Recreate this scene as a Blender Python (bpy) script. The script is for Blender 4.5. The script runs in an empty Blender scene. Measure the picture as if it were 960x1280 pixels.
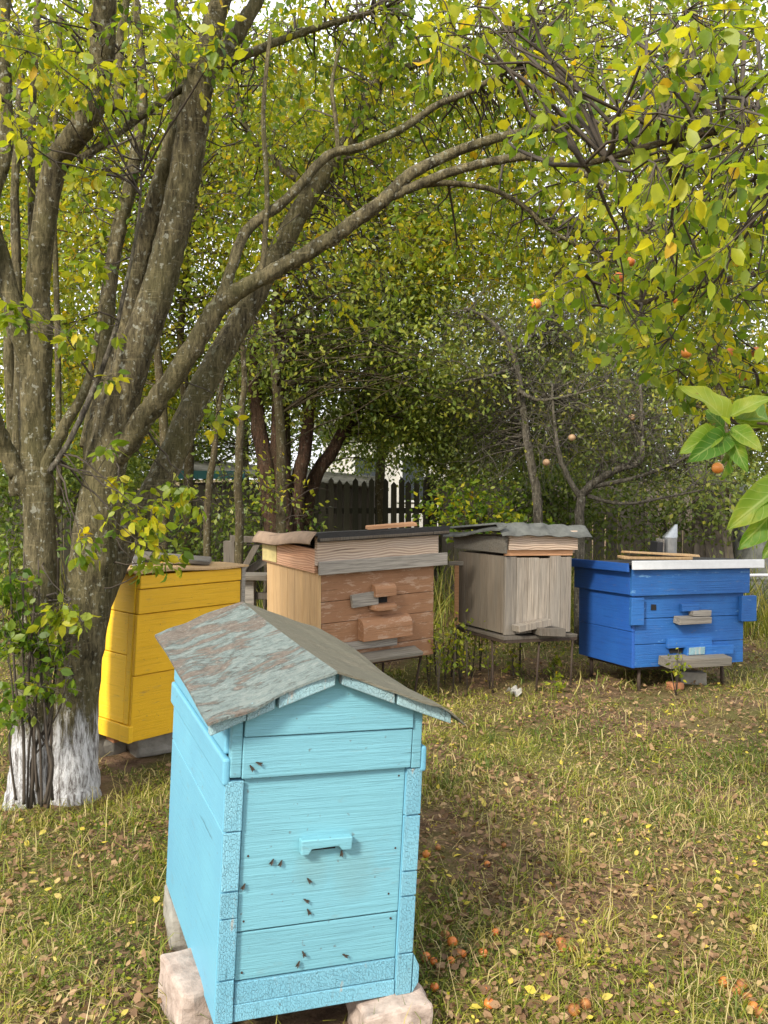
import bpy, math, random
import numpy as np
from mathutils import Vector, Matrix, Euler
R = math.radians
random.seed(11)
rng = np.random.default_rng(11)
scene = bpy.context.scene
COL = scene.collection

# ------------------------------------------------------------------ camera
FPX, CX, CY, EYE, HORIZON = 1150.0, 480.0, 640.0, 1.5, 595.0
PITCH = math.atan((CY - HORIZON) / FPX)
_c, _s = math.cos(PITCH), math.sin(PITCH)

def at(px, py, Y):
    """point seen at photo pixel (px, py) standing Y metres ahead"""
    x = (px - CX) / FPX; u = (CY - py) / FPX
    d = (x, _c + u * _s, -_s + u * _c)
    t = Y / d[1]
    return Vector((d[0] * t, Y, EYE + d[2] * t))

def gpt(px, py, z=0.0):
    x = (px - CX) / FPX; u = (CY - py) / FPX
    d = (x, _c + u * _s, -_s + u * _c)
    t = (z - EYE) / d[2]
    return Vector((d[0] * t, d[1] * t, z))

cam = bpy.data.cameras.new('camera')
cam.sensor_fit = 'HORIZONTAL'; cam.sensor_width = 36.0; cam.lens = 36.0 * FPX / 960.0
cam.clip_start = 0.05; cam.clip_end = 2000
co = bpy.data.objects.new('camera', cam); COL.objects.link(co)
co.location = (0, 0, EYE); co.rotation_euler = (R(90) - PITCH, 0, 0)
scene.camera = co

# ------------------------------------------------------------------ light
SUN = Vector((-0.42, -0.67, 0.61)).normalized()
elev = math.asin(SUN.z)
world = bpy.data.worlds.new('World'); scene.world = world; world.use_nodes = True
wn = world.node_tree.nodes; wl = world.node_tree.links
wn.clear()
sky = wn.new('ShaderNodeTexSky'); sky.sky_type = 'NISHITA'; sky.sun_disc = False
sky.sun_elevation = elev; sky.sun_rotation = math.atan2(SUN.x, SUN.y)
sky.air_density = 1.0; sky.dust_density = 4.0; sky.ozone_density = 0.6
bg = wn.new('ShaderNodeBackground'); bg.inputs['Strength'].default_value = 0.15
wo = wn.new('ShaderNodeOutputWorld')
wtc = wn.new('ShaderNodeTexCoord'); wnz = wn.new('ShaderNodeTexNoise'); wnz.inputs['Scale'].default_value = 2.2; wnz.inputs['Detail'].default_value = 6
wl.new(wtc.outputs['Generated'], wnz.inputs['Vector'])
wrp = wn.new('ShaderNodeValToRGB'); wrp.color_ramp.elements[0].position = .28; wrp.color_ramp.elements[0].color = (.35, .35, .35, 1); wrp.color_ramp.elements[1].position = .5
wl.new(wnz.outputs['Fac'], wrp.inputs[0])
wmx = wn.new('ShaderNodeMix'); wmx.data_type = 'RGBA'; wmx.inputs[7].default_value = (5.7, 5.8, 6.1, 1)
wl.new(wrp.outputs[0], wmx.inputs[0]); wl.new(sky.outputs[0], wmx.inputs[6])
wl.new(wmx.outputs[2], bg.inputs[0]); wl.new(bg.outputs[0], wo.inputs[0])
sl = bpy.data.lights.new('sun', 'SUN'); sl.energy = 2.9; sl.angle = R(9); sl.color = (1.0, 0.93, 0.80)
so = bpy.data.objects.new('sun', sl); COL.objects.link(so)
so.rotation_euler = SUN.to_track_quat('Z', 'Y').to_euler()
scene.view_settings.view_transform = 'Standard'; scene.view_settings.look = 'None'
scene.view_settings.exposure = 1.06; scene.view_settings.gamma = 1.0
scene.view_settings.use_curve_mapping = False
scene.cycles.max_bounces = 8; scene.cycles.diffuse_bounces = 4; scene.cycles.transmission_bounces = 4
scene.cycles.use_denoising = True

# ------------------------------------------------------------------ node helpers
class NT:
    def __init__(s, name):
        s.m = bpy.data.materials.new(name); s.m.use_nodes = True
        s.n = s.m.node_tree.nodes; s.l = s.m.node_tree.links
        s.n.clear()
        s.out = s.n.new('ShaderNodeOutputMaterial')
        s.tc = s.n.new('ShaderNodeTexCoord')
    def link(s, a, b): s.l.new(a, b)
    def put(s, sock, v):
        if hasattr(v, 'is_output') or isinstance(v, bpy.types.NodeSocket): s.l.new(v, sock)
        else: sock.default_value = v
    def map(s, scale=(1, 1, 1), src='Object', rot=(0, 0, 0)):
        n = s.n.new('ShaderNodeMapping'); s.l.new(s.tc.outputs[src], n.inputs['Vector'])
        n.inputs['Scale'].default_value = scale; n.inputs['Rotation'].default_value = rot
        return n.outputs[0]
    def worldpos(s, scale=None):
        g = s.n.new('ShaderNodeNewGeometry')
        if scale is None: return g.outputs['Position']
        n = s.n.new('ShaderNodeMapping'); s.l.new(g.outputs['Position'], n.inputs['Vector']); n.inputs['Scale'].default_value = scale
        return n.outputs[0]
    def noise(s, vec, scale, detail=4, rough=.6, dist=0.0):
        n = s.n.new('ShaderNodeTexNoise'); s.l.new(vec, n.inputs['Vector'])
        n.inputs['Scale'].default_value = scale; n.inputs['Detail'].default_value = detail
        n.inputs['Roughness'].default_value = rough; n.inputs['Distortion'].default_value = dist
        return n.outputs['Fac']
    def vor(s, vec, scale, feature='F1'):
        n = s.n.new('ShaderNodeTexVoronoi'); n.feature = feature; s.l.new(vec, n.inputs['Vector'])
        n.inputs['Scale'].default_value = scale
        return n.outputs['Distance']
    def ramp(s, fac, stops, interp='LINEAR'):
        n = s.n.new('ShaderNodeValToRGB'); s.l.new(fac, n.inputs[0]); cr = n.color_ramp; cr.interpolation = interp
        while len(cr.elements) < len(stops): cr.elements.new(0.5)
        for e, (p, c) in zip(cr.elements, stops):
            e.position = p; e.color = (c[0], c[1], c[2], 1) if not isinstance(c, (int, float)) else (c, c, c, 1)
        return n.outputs[0]
    def mix(s, fac, a, b, mode='MIX'):
        n = s.n.new('ShaderNodeMix'); n.data_type = 'RGBA'; n.blend_type = mode
        s.put(n.inputs[0], fac)
        for i, v in ((6, a), (7, b)):
            if isinstance(v, (tuple, list)): n.inputs[i].default_value = (*v[:3], 1)
            else: s.put(n.inputs[i], v)
        return n.outputs[2]
    def math(s, op, a, b=0.0, clamp=False):
        n = s.n.new('ShaderNodeMath'); n.operation = op; n.use_clamp = clamp
        s.put(n.inputs[0], a); s.put(n.inputs[1], b)
        return n.outputs[0]
    def attr(s, name='tint'):
        n = s.n.new('ShaderNodeAttribute'); n.attribute_name = name
        return n.outputs['Fac']
    def bump(s, h, strength=.3, dist=.01, normal=None):
        n = s.n.new('ShaderNodeBump'); n.inputs['Strength'].default_value = strength; n.inputs['Distance'].default_value = dist
        s.l.new(h, n.inputs['Height'])
        if normal is not None: s.l.new(normal, n.inputs['Normal'])
        return n.outputs[0]
    def bsdf(s, color, rough=.6, normal=None, metallic=0.0, spec=.5):
        n = s.n.new('ShaderNodeBsdfPrincipled')
        if isinstance(color, (tuple, list)): n.inputs['Base Color'].default_value = (*color[:3], 1)
        else: s.l.new(color, n.inputs['Base Color'])
        s.put(n.inputs['Roughness'], rough); n.inputs['Metallic'].default_value = metallic
        n.inputs['Specular IOR Level'].default_value = spec
        if normal is not None: s.l.new(normal, n.inputs['Normal'])
        return n.outputs[0]
    def done(s, sh):
        s.l.new(sh, s.out.inputs['Surface']); return s.m

def dark(c, k): return tuple(x * k for x in c)

def axis_scale(ax, along, across):
    return tuple(along if i == ax else across for i in range(3))

def painted_wood(name, col, grain=0, col2=None, wear=None, wear_at=.66, crack=0.0, bump=.35, rough=.5, dirt=.25, vary=.5):
    t = NT(name)
    g = t.noise(t.map(axis_scale(grain, 1.0, 30)), 3.2, 8, .72, .5)
    big = t.noise(t.map((1, 1, 1)), 3.2, 4, .6)
    mid = t.noise(t.map(axis_scale(grain, 3, 12)), 3.0, 5, .7)
    c = t.mix(t.ramp(big, [(.3, 0), (.7, 1)]), col, col2 or dark(col, .82))
    c = t.mix(t.ramp(g, [(.33, vary), (.47, 0)]), c, dark(col, .6))
    tn = t.math('MULTIPLY_ADD', t.attr(), .4); tn.node.inputs[2].default_value = .80
    c = t.mix(1.0, c, tn, 'MULTIPLY')
    c = t.mix(t.ramp(mid, [(.60, 0), (.74, dirt)]), c, (.16, .14, .10))
    ck = t.noise(t.map(axis_scale(grain, .8, 30)), 2.1, 4, .6, .2)
    c = t.mix(t.ramp(ck, [(.27, .75), (.30, 0)]), c, dark(col, .28))
    spots = t.noise(t.map((1, 1, 1)), 55, 2, .5)
    c = t.mix(t.ramp(spots, [(.70, 0), (.76, .55)]), c, (.10, .08, .06))
    if wear is not None:
        wn_ = t.noise(t.map(axis_scale(grain, 2.2, 9)), 2.6, 8, .75)
        c = t.mix(t.ramp(wn_, [(wear_at, 0), (wear_at + .05, 1)]), c, wear)
    h = g
    nrm = t.bump(h, bump, .006)
    if crack > 0:
        v = t.vor(t.map((1.6, 1.6, .8)), 120, 'DISTANCE_TO_EDGE')
        vc = t.ramp(v, [(.0, 0), (.09, 1)])
        nrm = t.bump(vc, crack, .004, nrm)
        c = t.mix(t.ramp(v, [(0, .42), (.06, 0)]), c, dark(col, .45))
    return t.done(t.bsdf(c, rough, nrm, spec=.35))

def raw_wood(name, lo, hi, grain=2, grey=None, grey_amt=.5, bump=.5, rings=False, rough=.85):
    t = NT(name)
    g = t.noise(t.map(axis_scale(grain, .9, 22)), 5.0, 7, .65, .4)
    b = t.noise(t.map(axis_scale(grain, .7, 5)), 2.2, 4, .6)
    if rings:
        w = t.n.new('ShaderNodeTexWave'); w.wave_type = 'BANDS'; w.bands_direction = 'Z'
        t.link(t.map((1.1, 1, 3.2)), w.inputs['Vector'])
        w.inputs['Scale'].default_value = 6; w.inputs['Distortion'].default_value = 13; w.inputs['Detail'].default_value = 1.0
        w.inputs['Detail Scale'].default_value = .45
        g2 = t.mix(.55, g, w.outputs['Fac'])
    else: g2 = g
    c = t.ramp(g2, [(.25, lo), (.62, hi)])
    if grey is not None: c = t.mix(t.ramp(b, [(.35, 0), (.62, grey_amt)]), c, grey)
    tn = t.math('MULTIPLY_ADD', t.attr(), .75); tn.node.inputs[2].default_value = .62
    c = t.mix(1.0, c, tn, 'MULTIPLY')
    cr = t.noise(t.map(axis_scale(grain, .6, 40)), 3.0, 3, .5)
    c = t.mix(t.ramp(cr, [(.28, .8), (.34, 0)]), c, dark(lo, .35))
    return t.done(t.bsdf(c, rough, t.bump(g2, bump, .006), spec=.25))

def plain(name, col, rough=.7, metallic=0, vary=.3, scale=14, bump=.2, col2=None):
    t = NT(name)
    n = t.noise(t.map((1, 1, 1)), scale, 6, .65)
    c = t.mix(t.ramp(n, [(.3, 0), (.7, 1)]), dark(col, 1 - vary), col2 or col)
    return t.done(t.bsdf(c, rough, t.bump(n, bump, .01), metallic))

def leaf_mat(name, stops, trans=.45, rough=.45):
    t = NT(name)
    c = t.ramp(t.attr(), stops)
    n = t.noise(t.worldpos((1, 1, 1)), 60, 2, .5)
    c = t.mix(t.ramp(n, [(.35, .35), (.6, 0)]), c, t.mix(1.0, c, (.6, .62, .5), 'MULTIPLY'))
    p = t.bsdf(c, rough, spec=.4)
    tr = t.n.new('ShaderNodeBsdfTranslucent')
    t.link(t.mix(1.0, c, (1.25, 1.2, .7), 'MULTIPLY'), tr.inputs['Color'])
    mx = t.n.new('ShaderNodeMixShader'); mx.inputs[0].default_value = trans
    t.link(p, mx.inputs[1]); t.link(tr.outputs[0], mx.inputs[2])
    return t.done(mx.outputs[0])

# ------------------------------------------------------------------ mesh helpers
class MB:
    def __init__(s): s.v = []; s.f = []; s.t = []
    def add(s, vs, fs, tint=.5):
        b = len(s.v); s.v += [tuple(v) for v in vs]; s.f += [tuple(i + b for i in f) for f in fs]; s.t += [tint] * len(vs)
        return s
    def span(s, x0, x1, y0, y1, z0, z1, rot=None, piv=None, jit=0.0, tint=.5):
        vs = [Vector((x, y, z)) for z in (z0, z1) for y in (y0, y1) for x in (x0, x1)]
        if jit: vs = [v + Vector([random.uniform(-jit, jit) for _ in range(3)]) for v in vs]
        if rot is not None:
            m = Euler(rot).to_matrix(); p = Vector(piv) if piv else Vector(((x0 + x1) / 2, (y0 + y1) / 2, (z0 + z1) / 2))
            vs = [m @ (v - p) + p for v in vs]
        return s.add(vs, [(0, 2, 3, 1), (4, 5, 7, 6), (0, 1, 5, 4), (2, 6, 7, 3), (0, 4, 6, 2), (1, 3, 7, 5)], tint)
    def box(s, c, sz, rot=None, jit=0.0, tint=.5):
        return s.span(c[0] - sz[0] / 2, c[0] + sz[0] / 2, c[1] - sz[1] / 2, c[1] + sz[1] / 2, c[2] - sz[2] / 2, c[2] + sz[2] / 2, rot, None, jit, tint)
    def bar(s, a, b, w, h, tint=.5):
        a = Vector(a); b = Vector(b); d = (b - a).normalized()
        up = Vector((0, 0, 1)) if abs(d.z) < .9 else Vector((0, 1, 0))
        x = d.cross(up).normalized(); y = x.cross(d).normalized()
        vs = [p + x * sx * w / 2 + y * sy * h / 2 for p in (a, b) for sx, sy in ((-1, -1), (1, -1), (1, 1), (-1, 1))]
        return s.add(vs, [(0, 3, 2, 1), (4, 5, 6, 7), (0, 1, 5, 4), (1, 2, 6, 5), (2, 3, 7, 6), (3, 0, 4, 7)], tint)
    def prism(s, poly, y0, y1, tint=.5):
        """polygon in x,z extruded along y"""
        n = len(poly)
        vs = [(x, y0, z) for x, z in poly] + [(x, y1, z) for x, z in poly]
        fs = [tuple(range(n))[::-1], tuple(range(n, 2 * n))] + [(i, (i + 1) % n, n + (i + 1) % n, n + i) for i in range(n)]
        return s.add(vs, [f[::-1] for f in fs], tint)
    def tube(s, pts, rad, n=8, tint=.5, rough=0.0):
        P = [Vector(p) for p in pts]
        if isinstance(rad, (int, float)): rad = [rad] * len(P)
        b = []; nrm = None
        for i, p in enumerate(P):
            d = (P[min(i + 1, len(P) - 1)] - P[max(i - 1, 0)])
            d = d.normalized() if d.length > 1e-9 else Vector((0, 0, 1))
            if nrm is None: nrm = d.orthogonal().normalized()
            else: nrm = (nrm - d * nrm.dot(d)); nrm = nrm.normalized() if nrm.length > 1e-6 else d.orthogonal().normalized()
            bi = d.cross(nrm)
            for k in range(n):
                a = 2 * math.pi * k / n
                rr = rad[i] * (1 + (random.uniform(-rough, rough) if rough else 0))
                b.append(p + (nrm * math.cos(a) + bi * math.sin(a)) * rr)
        fs = [(i * n + k, i * n + (k + 1) % n, (i + 1) * n + (k + 1) % n, (i + 1) * n + k) for i in range(len(P) - 1) for k in range(n)]
        fs += [tuple(range(n))[::-1], tuple((len(P) - 1) * n + k for k in range(n))]
        return s.add(b, fs, tint)
    def ball(s, c, r, n=10, m=7, tint=.5, squash=(1, 1, 1), jit=0.0):
        vs = [Vector((0, 0, -1))]
        for i in range(1, m):
            a = math.pi * i / m - math.pi / 2
            vs += [Vector((math.cos(a) * math.cos(2 * math.pi * k / n), math.cos(a) * math.sin(2 * math.pi * k / n), math.sin(a))) for k in range(n)]
        vs.append(Vector((0, 0, 1)))
        fs = [(0, 1 + (k + 1) % n, 1 + k) for k in range(n)]
        for i in range(m - 2):
            fs += [(1 + i * n + k, 1 + i * n + (k + 1) % n, 1 + (i + 1) * n + (k + 1) % n, 1 + (i + 1) * n + k) for k in range(n)]
        L = len(vs) - 1
        fs += [(L, 1 + (m - 2) * n + k, 1 + (m - 2) * n + (k + 1) % n) for k in range(n)]
        c = Vector(c)
        vs = [c + Vector((v.x * squash[0], v.y * squash[1], v.z * squash[2])) * r * (1 + random.uniform(-jit, jit)) for v in vs]
        return s.add(vs, fs, tint)
    def sheet(s, fn, nu, nv, thick, tint=.5):
        """fn(u, v) -> point; a bent sheet with thickness below it"""
        top = [Vector(fn(i / nu, j / nv)) for j in range(nv + 1) for i in range(nu + 1)]
        W = nu + 1; N = len(top)
        bot = [p - Vector((0, 0, thick)) for p in top]
        fs = []
        for j in range(nv):
            for i in range(nu):
                a = j * W + i; q = (a, a + 1, a + W + 1, a + W)
                fs.append(q); fs.append(tuple(N + k for k in q[::-1]))
        rim = [i for i in range(nu)] + [j * W + nu for j in range(nv)] + [nv * W + nu - i for i in range(nu)] + [(nv - j) * W for j in range(nv)]
        for k in range(len(rim)):
            a, b = rim[k], rim[(k + 1) % len(rim)]
            fs.append((b, a, N + a, N + b))
        return s.add(top + bot, fs, tint)
    def build(s, name, mat, parent=None, bevel=0.0, smooth=False, segs=2):
        me = bpy.data.meshes.new(name); me.from_pydata(s.v, [], s.f); me.update()
        a = me.attributes.new('tint', 'FLOAT', 'POINT'); a.data.foreach_set('value', np.array(s.t, np.float32))
        me.materials.append(mat)
        if smooth: me.polygons.foreach_set('use_smooth', [True] * len(me.polygons))
        o = bpy.data.objects.new(name, me); COL.objects.link(o)
        if parent: o.parent = parent
        if bevel:
            m = o.modifiers.new('edge', 'BEVEL'); m.width = bevel; m.segments = segs; m.limit_method = 'ANGLE'; m.angle_limit = R(40)
        return o

def empty(name, loc, rot=(0, 0, 0)):
    o = bpy.data.objects.new(name, None); COL.objects.link(o); o.location = loc; o.rotation_euler = rot
    o.empty_display_size = .1
    return o

def tag(o, label=None, cat=None, group=None, kind=None):
    if label: o['label'] = label
    if cat: o['category'] = cat
    if group: o['group'] = group
    if kind: o['kind'] = kind
    return o

def copy_tree(o, parent=None):
    c = o.copy(); COL.objects.link(c)
    if parent: c.parent = parent
    for ch in list(o.children): copy_tree(ch, c)
    return c

def np_mesh(name, V, F4, tint, mat, parent=None, smooth=False, F3=None):
    """fast mesh from arrays: quads F4 (n,4) and/or triangles F3 (n,3)"""
    me = bpy.data.meshes.new(name)
    loops = []; starts = []; tot = 0
    idx = []
    if F4 is not None and len(F4):
        idx.append(F4.ravel()); starts.append(np.arange(len(F4)) * 4); tot += F4.size
    if F3 is not None and len(F3):
        idx.append(F3.ravel()); starts.append(tot + np.arange(len(F3)) * 3); tot += F3.size
    idx = np.concatenate(idx).astype(np.int32); starts = np.concatenate(starts).astype(np.int32)
    me.vertices.add(len(V)); me.vertices.foreach_set('co', V.astype(np.float32).ravel())
    me.loops.add(len(idx)); me.loops.foreach_set('vertex_index', idx)
    me.polygons.add(len(starts)); me.polygons.foreach_set('loop_start', starts)
    if smooth: me.polygons.foreach_set('use_smooth', np.ones(len(starts), bool))
    a = me.attributes.new('tint', 'FLOAT', 'POINT'); a.data.foreach_set('value', tint.astype(np.float32))
    me.materials.append(mat); me.update(calc_edges=True); me.validate()
    o = bpy.data.objects.new(name, me); COL.objects.link(o)
    if parent: o.parent = parent
    return o

# leaf templates (x across, y along, z up)
LEAF_N_V = np.array([(0, 0, 0), (0, .33, .0), (0, .68, -.03), (0, 1, -.12), (-.25, .30, .07), (-.24, .64, .05), (.25, .30, .07), (.24, .64, .05),
                     (-.015, -.28, .05), (.015, -.28, .05)])
LEAF_N_F4 = np.array([(4, 1, 2, 5), (1, 6, 7, 2)])
LEAF_N_F3 = np.array([(0, 1, 4), (0, 6, 1), (5, 2, 3), (2, 7, 3), (0, 8, 9)])
LEAF_F_V = np.array([(0, 0, 0), (-.27, .45, .09), (.27, .45, .09), (0, 1, -.05)])
LEAF_F_F3 = np.array([(0, 3, 1), (0, 2, 3)])

def unit(a): return a / np.maximum(np.linalg.norm(a, axis=1, keepdims=True), 1e-9)

def leaves(name, pos, direc, size, tint, mat, parent, near=False, up=None):
    n = len(pos)
    Yv = unit(direc)
    Z = rng.normal(size=(n, 3)) * .8 + np.array((0, 0, .75)) if up is None else up
    X = unit(np.cross(Yv, Z)); Z = np.cross(X, Yv)
    T = LEAF_N_V if near else LEAF_F_V
    k = len(T)
    wid = rng.uniform(.85, 1.25, (n, 1))
    curl = rng.uniform(-.5, 2.0, (n, 1))
    V = (pos[:, None, :] + size[:, None, None] * (T[None, :, 0:1] * wid[:, :, None] * X[:, None, :] + T[None, :, 1:2] * Yv[:, None, :]
         + T[None, :, 2:3] * curl[:, :, None] * Z[:, None, :])).reshape(-1, 3)
    base = (np.arange(n) * k)[:, None, None]
    F3 = ((LEAF_N_F3 if near else LEAF_F_F3)[None] + base).reshape(-1, 3)
    F4 = (LEAF_N_F4[None] + base).reshape(-1, 4) if near else None
    o = np_mesh(name, V, F4, np.repeat(tint, k), mat, parent, smooth=near, F3=F3)
    if n > 100: o['kind'] = 'stuff'
    return o

def twig_tubes(name, paths, rad, mat, parent):
    """paths (n, m, 3): three-sided tapering tubes"""
    n, m, _ = paths.shape
    d = unit((paths[:, -1] - paths[:, 0])); a = unit(np.cross(d, rng.normal(size=(n, 3)))); b = np.cross(d, a)
    V = np.zeros((n, m, 3, 3))
    for k in range(3):
        ang = 2 * math.pi * k / 3
        off = a * math.cos(ang) + b * math.sin(ang)
        for j in range(m):
            V[:, j, k] = paths[:, j] + off * (rad[:, None] * (1 - .75 * j / (m - 1)))
    F = []
    for j in range(m - 1):
        for k in range(3): F.append((j * 3 + k, j * 3 + (k + 1) % 3, (j + 1) * 3 + (k + 1) % 3, (j + 1) * 3 + k))
    F4 = (np.array(F)[None] + (np.arange(n) * m * 3)[:, None, None]).reshape(-1, 4)
    o = np_mesh(name, V.reshape(-1, 3), F4, np.full(n * m * 3, .5), mat, parent, smooth=True)
    o['kind'] = 'stuff'
    return o

def catmull(pts, rad, sub=5):
    P = [Vector(p) for p in pts]; out = []; ro = []
    for i in range(len(P) - 1):
        p0 = P[max(i - 1, 0)]; p1 = P[i]; p2 = P[i + 1]; p3 = P[min(i + 2, len(P) - 1)]
        for k in range(sub):
            t = k / sub
            out.append(.5 * ((2 * p1) + (p2 - p0) * t + (2 * p0 - 5 * p1 + 4 * p2 - p3) * t * t + (3 * p1 - p0 - 3 * p2 + p3) * t ** 3))
            ro.append(rad[i] * (1 - t) + rad[i + 1] * t)
    out.append(P[-1]); ro.append(rad[-1])
    return out, ro

def px_path(spec):
    """[(px, py, Y, width_px)] -> points and radii"""
    return [at(a, b, y) for a, b, y, w in spec], [w / 2 * y / FPX for a, b, y, w in spec]

def limb(name, spec, mat, parent, n=14, sub=5, rough=.05):
    P, r = catmull(*px_path(spec), sub)
    if len(P) > 3:
        P = [p + Vector([random.gauss(0, .06) * rr for _ in range(3)]) for p, rr in zip(P, r)]
    mb = MB(); mb.tube(P, r, n, rough=rough)
    return mb.build(name, mat, parent, smooth=True), P

# ------------------------------------------------------------------ ground height
def gh(x, y):
    x = np.asarray(x, float); y = np.asarray(y, float)
    return (.018 * np.sin(x * 2.1 + 1.3) * np.sin(y * 1.7 + .4) + .010 * np.sin(x * 5.3 + y * 2.2) + .006 * np.sin(x * 11 - y * 9)
            + .02 * np.clip((y - 7) / 4, 0, 1) * np.sin(x * 3 + y)) - .012

def vnoise(x, y, f, seed=0):
    return (np.sin(x * f * 1.0 + 1.7 * seed + 1.3 * np.sin(y * f * .8 + seed)) + np.sin(y * f * 1.13 + 2.3 * seed + 1.1 * np.sin(x * f * .9 + 2 * seed))
            + np.sin((x + y) * f * .71 + seed * .9) + np.sin((x - y) * f * 1.9 + seed)) / 4

# ------------------------------------------------------------------ materials
SKY_BLUE = (.165, .40, .47)
M = {}
M['sky_x'] = painted_wood('sky blue paint grain across', SKY_BLUE, 0, (.15, .36, .44), bump=.7, crack=0.0, vary=.3, wear=(.34, .40, .38), wear_at=.70, dirt=.35)
def add_stains(m):
    nt = m.node_tree; n = nt.nodes; l = nt.links
    b = [x for x in n if x.type == 'BSDF_PRINCIPLED'][0]
    src = b.inputs['Base Color'].links[0].from_socket
    tc = n.new('ShaderNodeTexCoord'); nz = n.new('ShaderNodeTexNoise'); nz.inputs['Scale'].default_value = 9; nz.inputs['Detail'].default_value = 7
    l.new(tc.outputs['Object'], nz.inputs['Vector'])
    sp = n.new('ShaderNodeSeparateXYZ'); l.new(tc.outputs['Object'], sp.inputs[0])
    def mth(op, a, b_):
        q = n.new('ShaderNodeMath'); q.operation = op
        for i_, v in enumerate((a, b_)):
            if isinstance(v, (int, float)): q.inputs[i_].default_value = v
            else: l.new(v, q.inputs[i_])
        return q.outputs[0]
    def mixc(fac, a, colr):
        q = n.new('ShaderNodeMix'); q.data_type = 'RGBA'; l.new(fac, q.inputs[0]); l.new(a, q.inputs[6]); q.inputs[7].default_value = (*colr, 1); return q.outputs[2]
    def rmp(f, p0, v0, p1, v1):
        q = n.new('ShaderNodeValToRGB'); l.new(f, q.inputs[0]); e = q.color_ramp.elements
        e[0].position = p0; e[0].color = (v0, v0, v0, 1); e[1].position = p1; e[1].color = (v1, v1, v1, 1); return q.outputs[0]
    mud = mth('SUBTRACT', nz.outputs['Fac'], mth('MULTIPLY', sp.outputs['Z'], 2.2))
    c1 = mixc(rmp(mud, .30, 0, .50, .55), src, (.13, .12, .085))
    # bee traffic stains in two soft blots under the entrance
    for (bx, bz, rr) in ((-.03, .375, 14.0), (.09, .365, 11.0)):
        dx = mth('MULTIPLY', mth('SUBTRACT', sp.outputs['X'], bx), rr); dz = mth('MULTIPLY', mth('SUBTRACT', sp.outputs['Z'], bz), rr * .8)
        dd = mth('ADD', mth('MULTIPLY', dx, dx), mth('MULTIPLY', dz, dz))
        blot = mth('SUBTRACT', mth('ADD', nz.outputs['Fac'], .25), dd)
        c1 = mixc(rmp(blot, .1, 0, .75, .22), c1, (.16, .19, .13))
    l.new(c1, b.inputs['Base Color'])
add_stains(M['sky_x'])
M['sky_y'] = painted_wood('sky blue paint side', (.14, .38, .50), 1, (.12, .33, .46), bump=.25, vary=.2)
M['sky_crack'] = painted_wood('sky blue paint cracked end grain', (.15, .38, .50), 2, (.19, .41, .50), wear=(.33, .37, .36), wear_at=.64, crack=.65, bump=.3)
M['trim_crack'] = painted_wood('faded blue cracked trim', (.23, .40, .45), 2, (.30, .43, .45), wear=(.36, .36, .33), wear_at=.55, crack=.6, bump=.4)
M['roof_l'] = None
t = NT('chipped grey blue roof paint')
fine = t.noise(t.map((6, 40, 6), rot=(0, 0, R(10))), 4, 9, .8)
grit = t.noise(t.map((1, 1, 1)), 70, 6, .8)
mid = t.noise(t.map((1, 1, 1)), 26, 9, .8, .4)
pat = t.noise(t.map((2.2, 3.2, 2)), 1.7, 10, .72, .6)
sx = t.n.new('ShaderNodeSeparateXYZ'); t.link(t.tc.outputs['Object'], sx.inputs[0])
edge = t.math('ADD', t.math('MULTIPLY', t.math('ABSOLUTE', sx.outputs['X']), .22), t.math('MULTIPLY', sx.outputs['Y'], .06))
pat2 = t.math('ADD', pat, edge)
c = t.mix(t.ramp(fine, [(.38, 0), (.60, 1)]), (.105, .140, .136), (.205, .250, .236))
c = t.mix(t.ramp(mid, [(.50, 0), (.56, .5)]), c, (.26, .285, .26))
c = t.mix(t.ramp(mid, [(.40, .7), (.45, 0)]), c, (.09, .09, .075))
c = t.mix(t.ramp(pat2, [(.575, 0), (.62, .75)]), c, t.mix(t.ramp(grit, [(.4, 0), (.6, 1)]), (.105, .07, .052), (.20, .145, .11)))
c = t.mix(t.ramp(grit, [(.58, 0), (.66, .7)]), c, (.36, .38, .35))
c = t.mix(t.ramp(grit, [(.32, .8), (.40, 0)]), c, (.05, .045, .038))
hgt = t.mix(.5, fine, mid)
M['roof_l'] = t.done(t.bsdf(c, .8, t.bump(t.ramp(pat2, [(.575, 1), (.60, 0)]), .7, .008, t.bump(grit, .6, .008, t.bump(hgt, .8, .012))), spec=.25))
M['roof_r'] = raw_wood('weathered olive grey roof side', (.065, .06, .043), (.19, .175, .13), 0, (.12, .12, .09), .6, bump=.9)
YEL = (.75, .435, .014)
M['yellow_x'] = painted_wood('yellow paint', YEL, 0, (.68, .38, .010), bump=.5, rough=.5, dirt=.45, vary=.5, wear=(.62, .45, .12), wear_at=.66)
M['yellow_y'] = painted_wood('yellow paint end side', (.78, .48, .02), 1, (.72, .42, .018), bump=.5, rough=.5, dirt=.35, vary=.4)
M['brown_paint'] = painted_wood('worn red brown paint', (.31, .165, .088), 0, (.26, .13, .068), wear=(.38, .245, .165), wear_at=.535, bump=.9, rough=.8, vary=.75, dirt=.45)
M['tan_board'] = raw_wood('fresh tan vertical boards', (.33, .20, .095), (.54, .36, .18), 2, (.40, .28, .16), .4)
M['pine_grain'] = raw_wood('pine board with growth rings', (.24, .16, .11), (.50, .38, .28), 0, (.38, .33, .29), .45, rings=True)
M['orange_pine'] = raw_wood('orange pine', (.40, .20, .10), (.58, .32, .17), 0, None)
M['orange_lid'] = raw_wood('orange brown lid board', (.38, .19, .105), (.56, .31, .19), 1, (.45, .30, .2), .4, rings=True)
M['grey_trim'] = raw_wood('silver grey board', (.10, .09, .078), (.31, .285, .25), 0, None)
M['grey_v'] = raw_wood('silver grey vertical planks', (.075, .06, .045), (.33, .28, .225), 2, (.22, .205, .18), .5)
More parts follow.
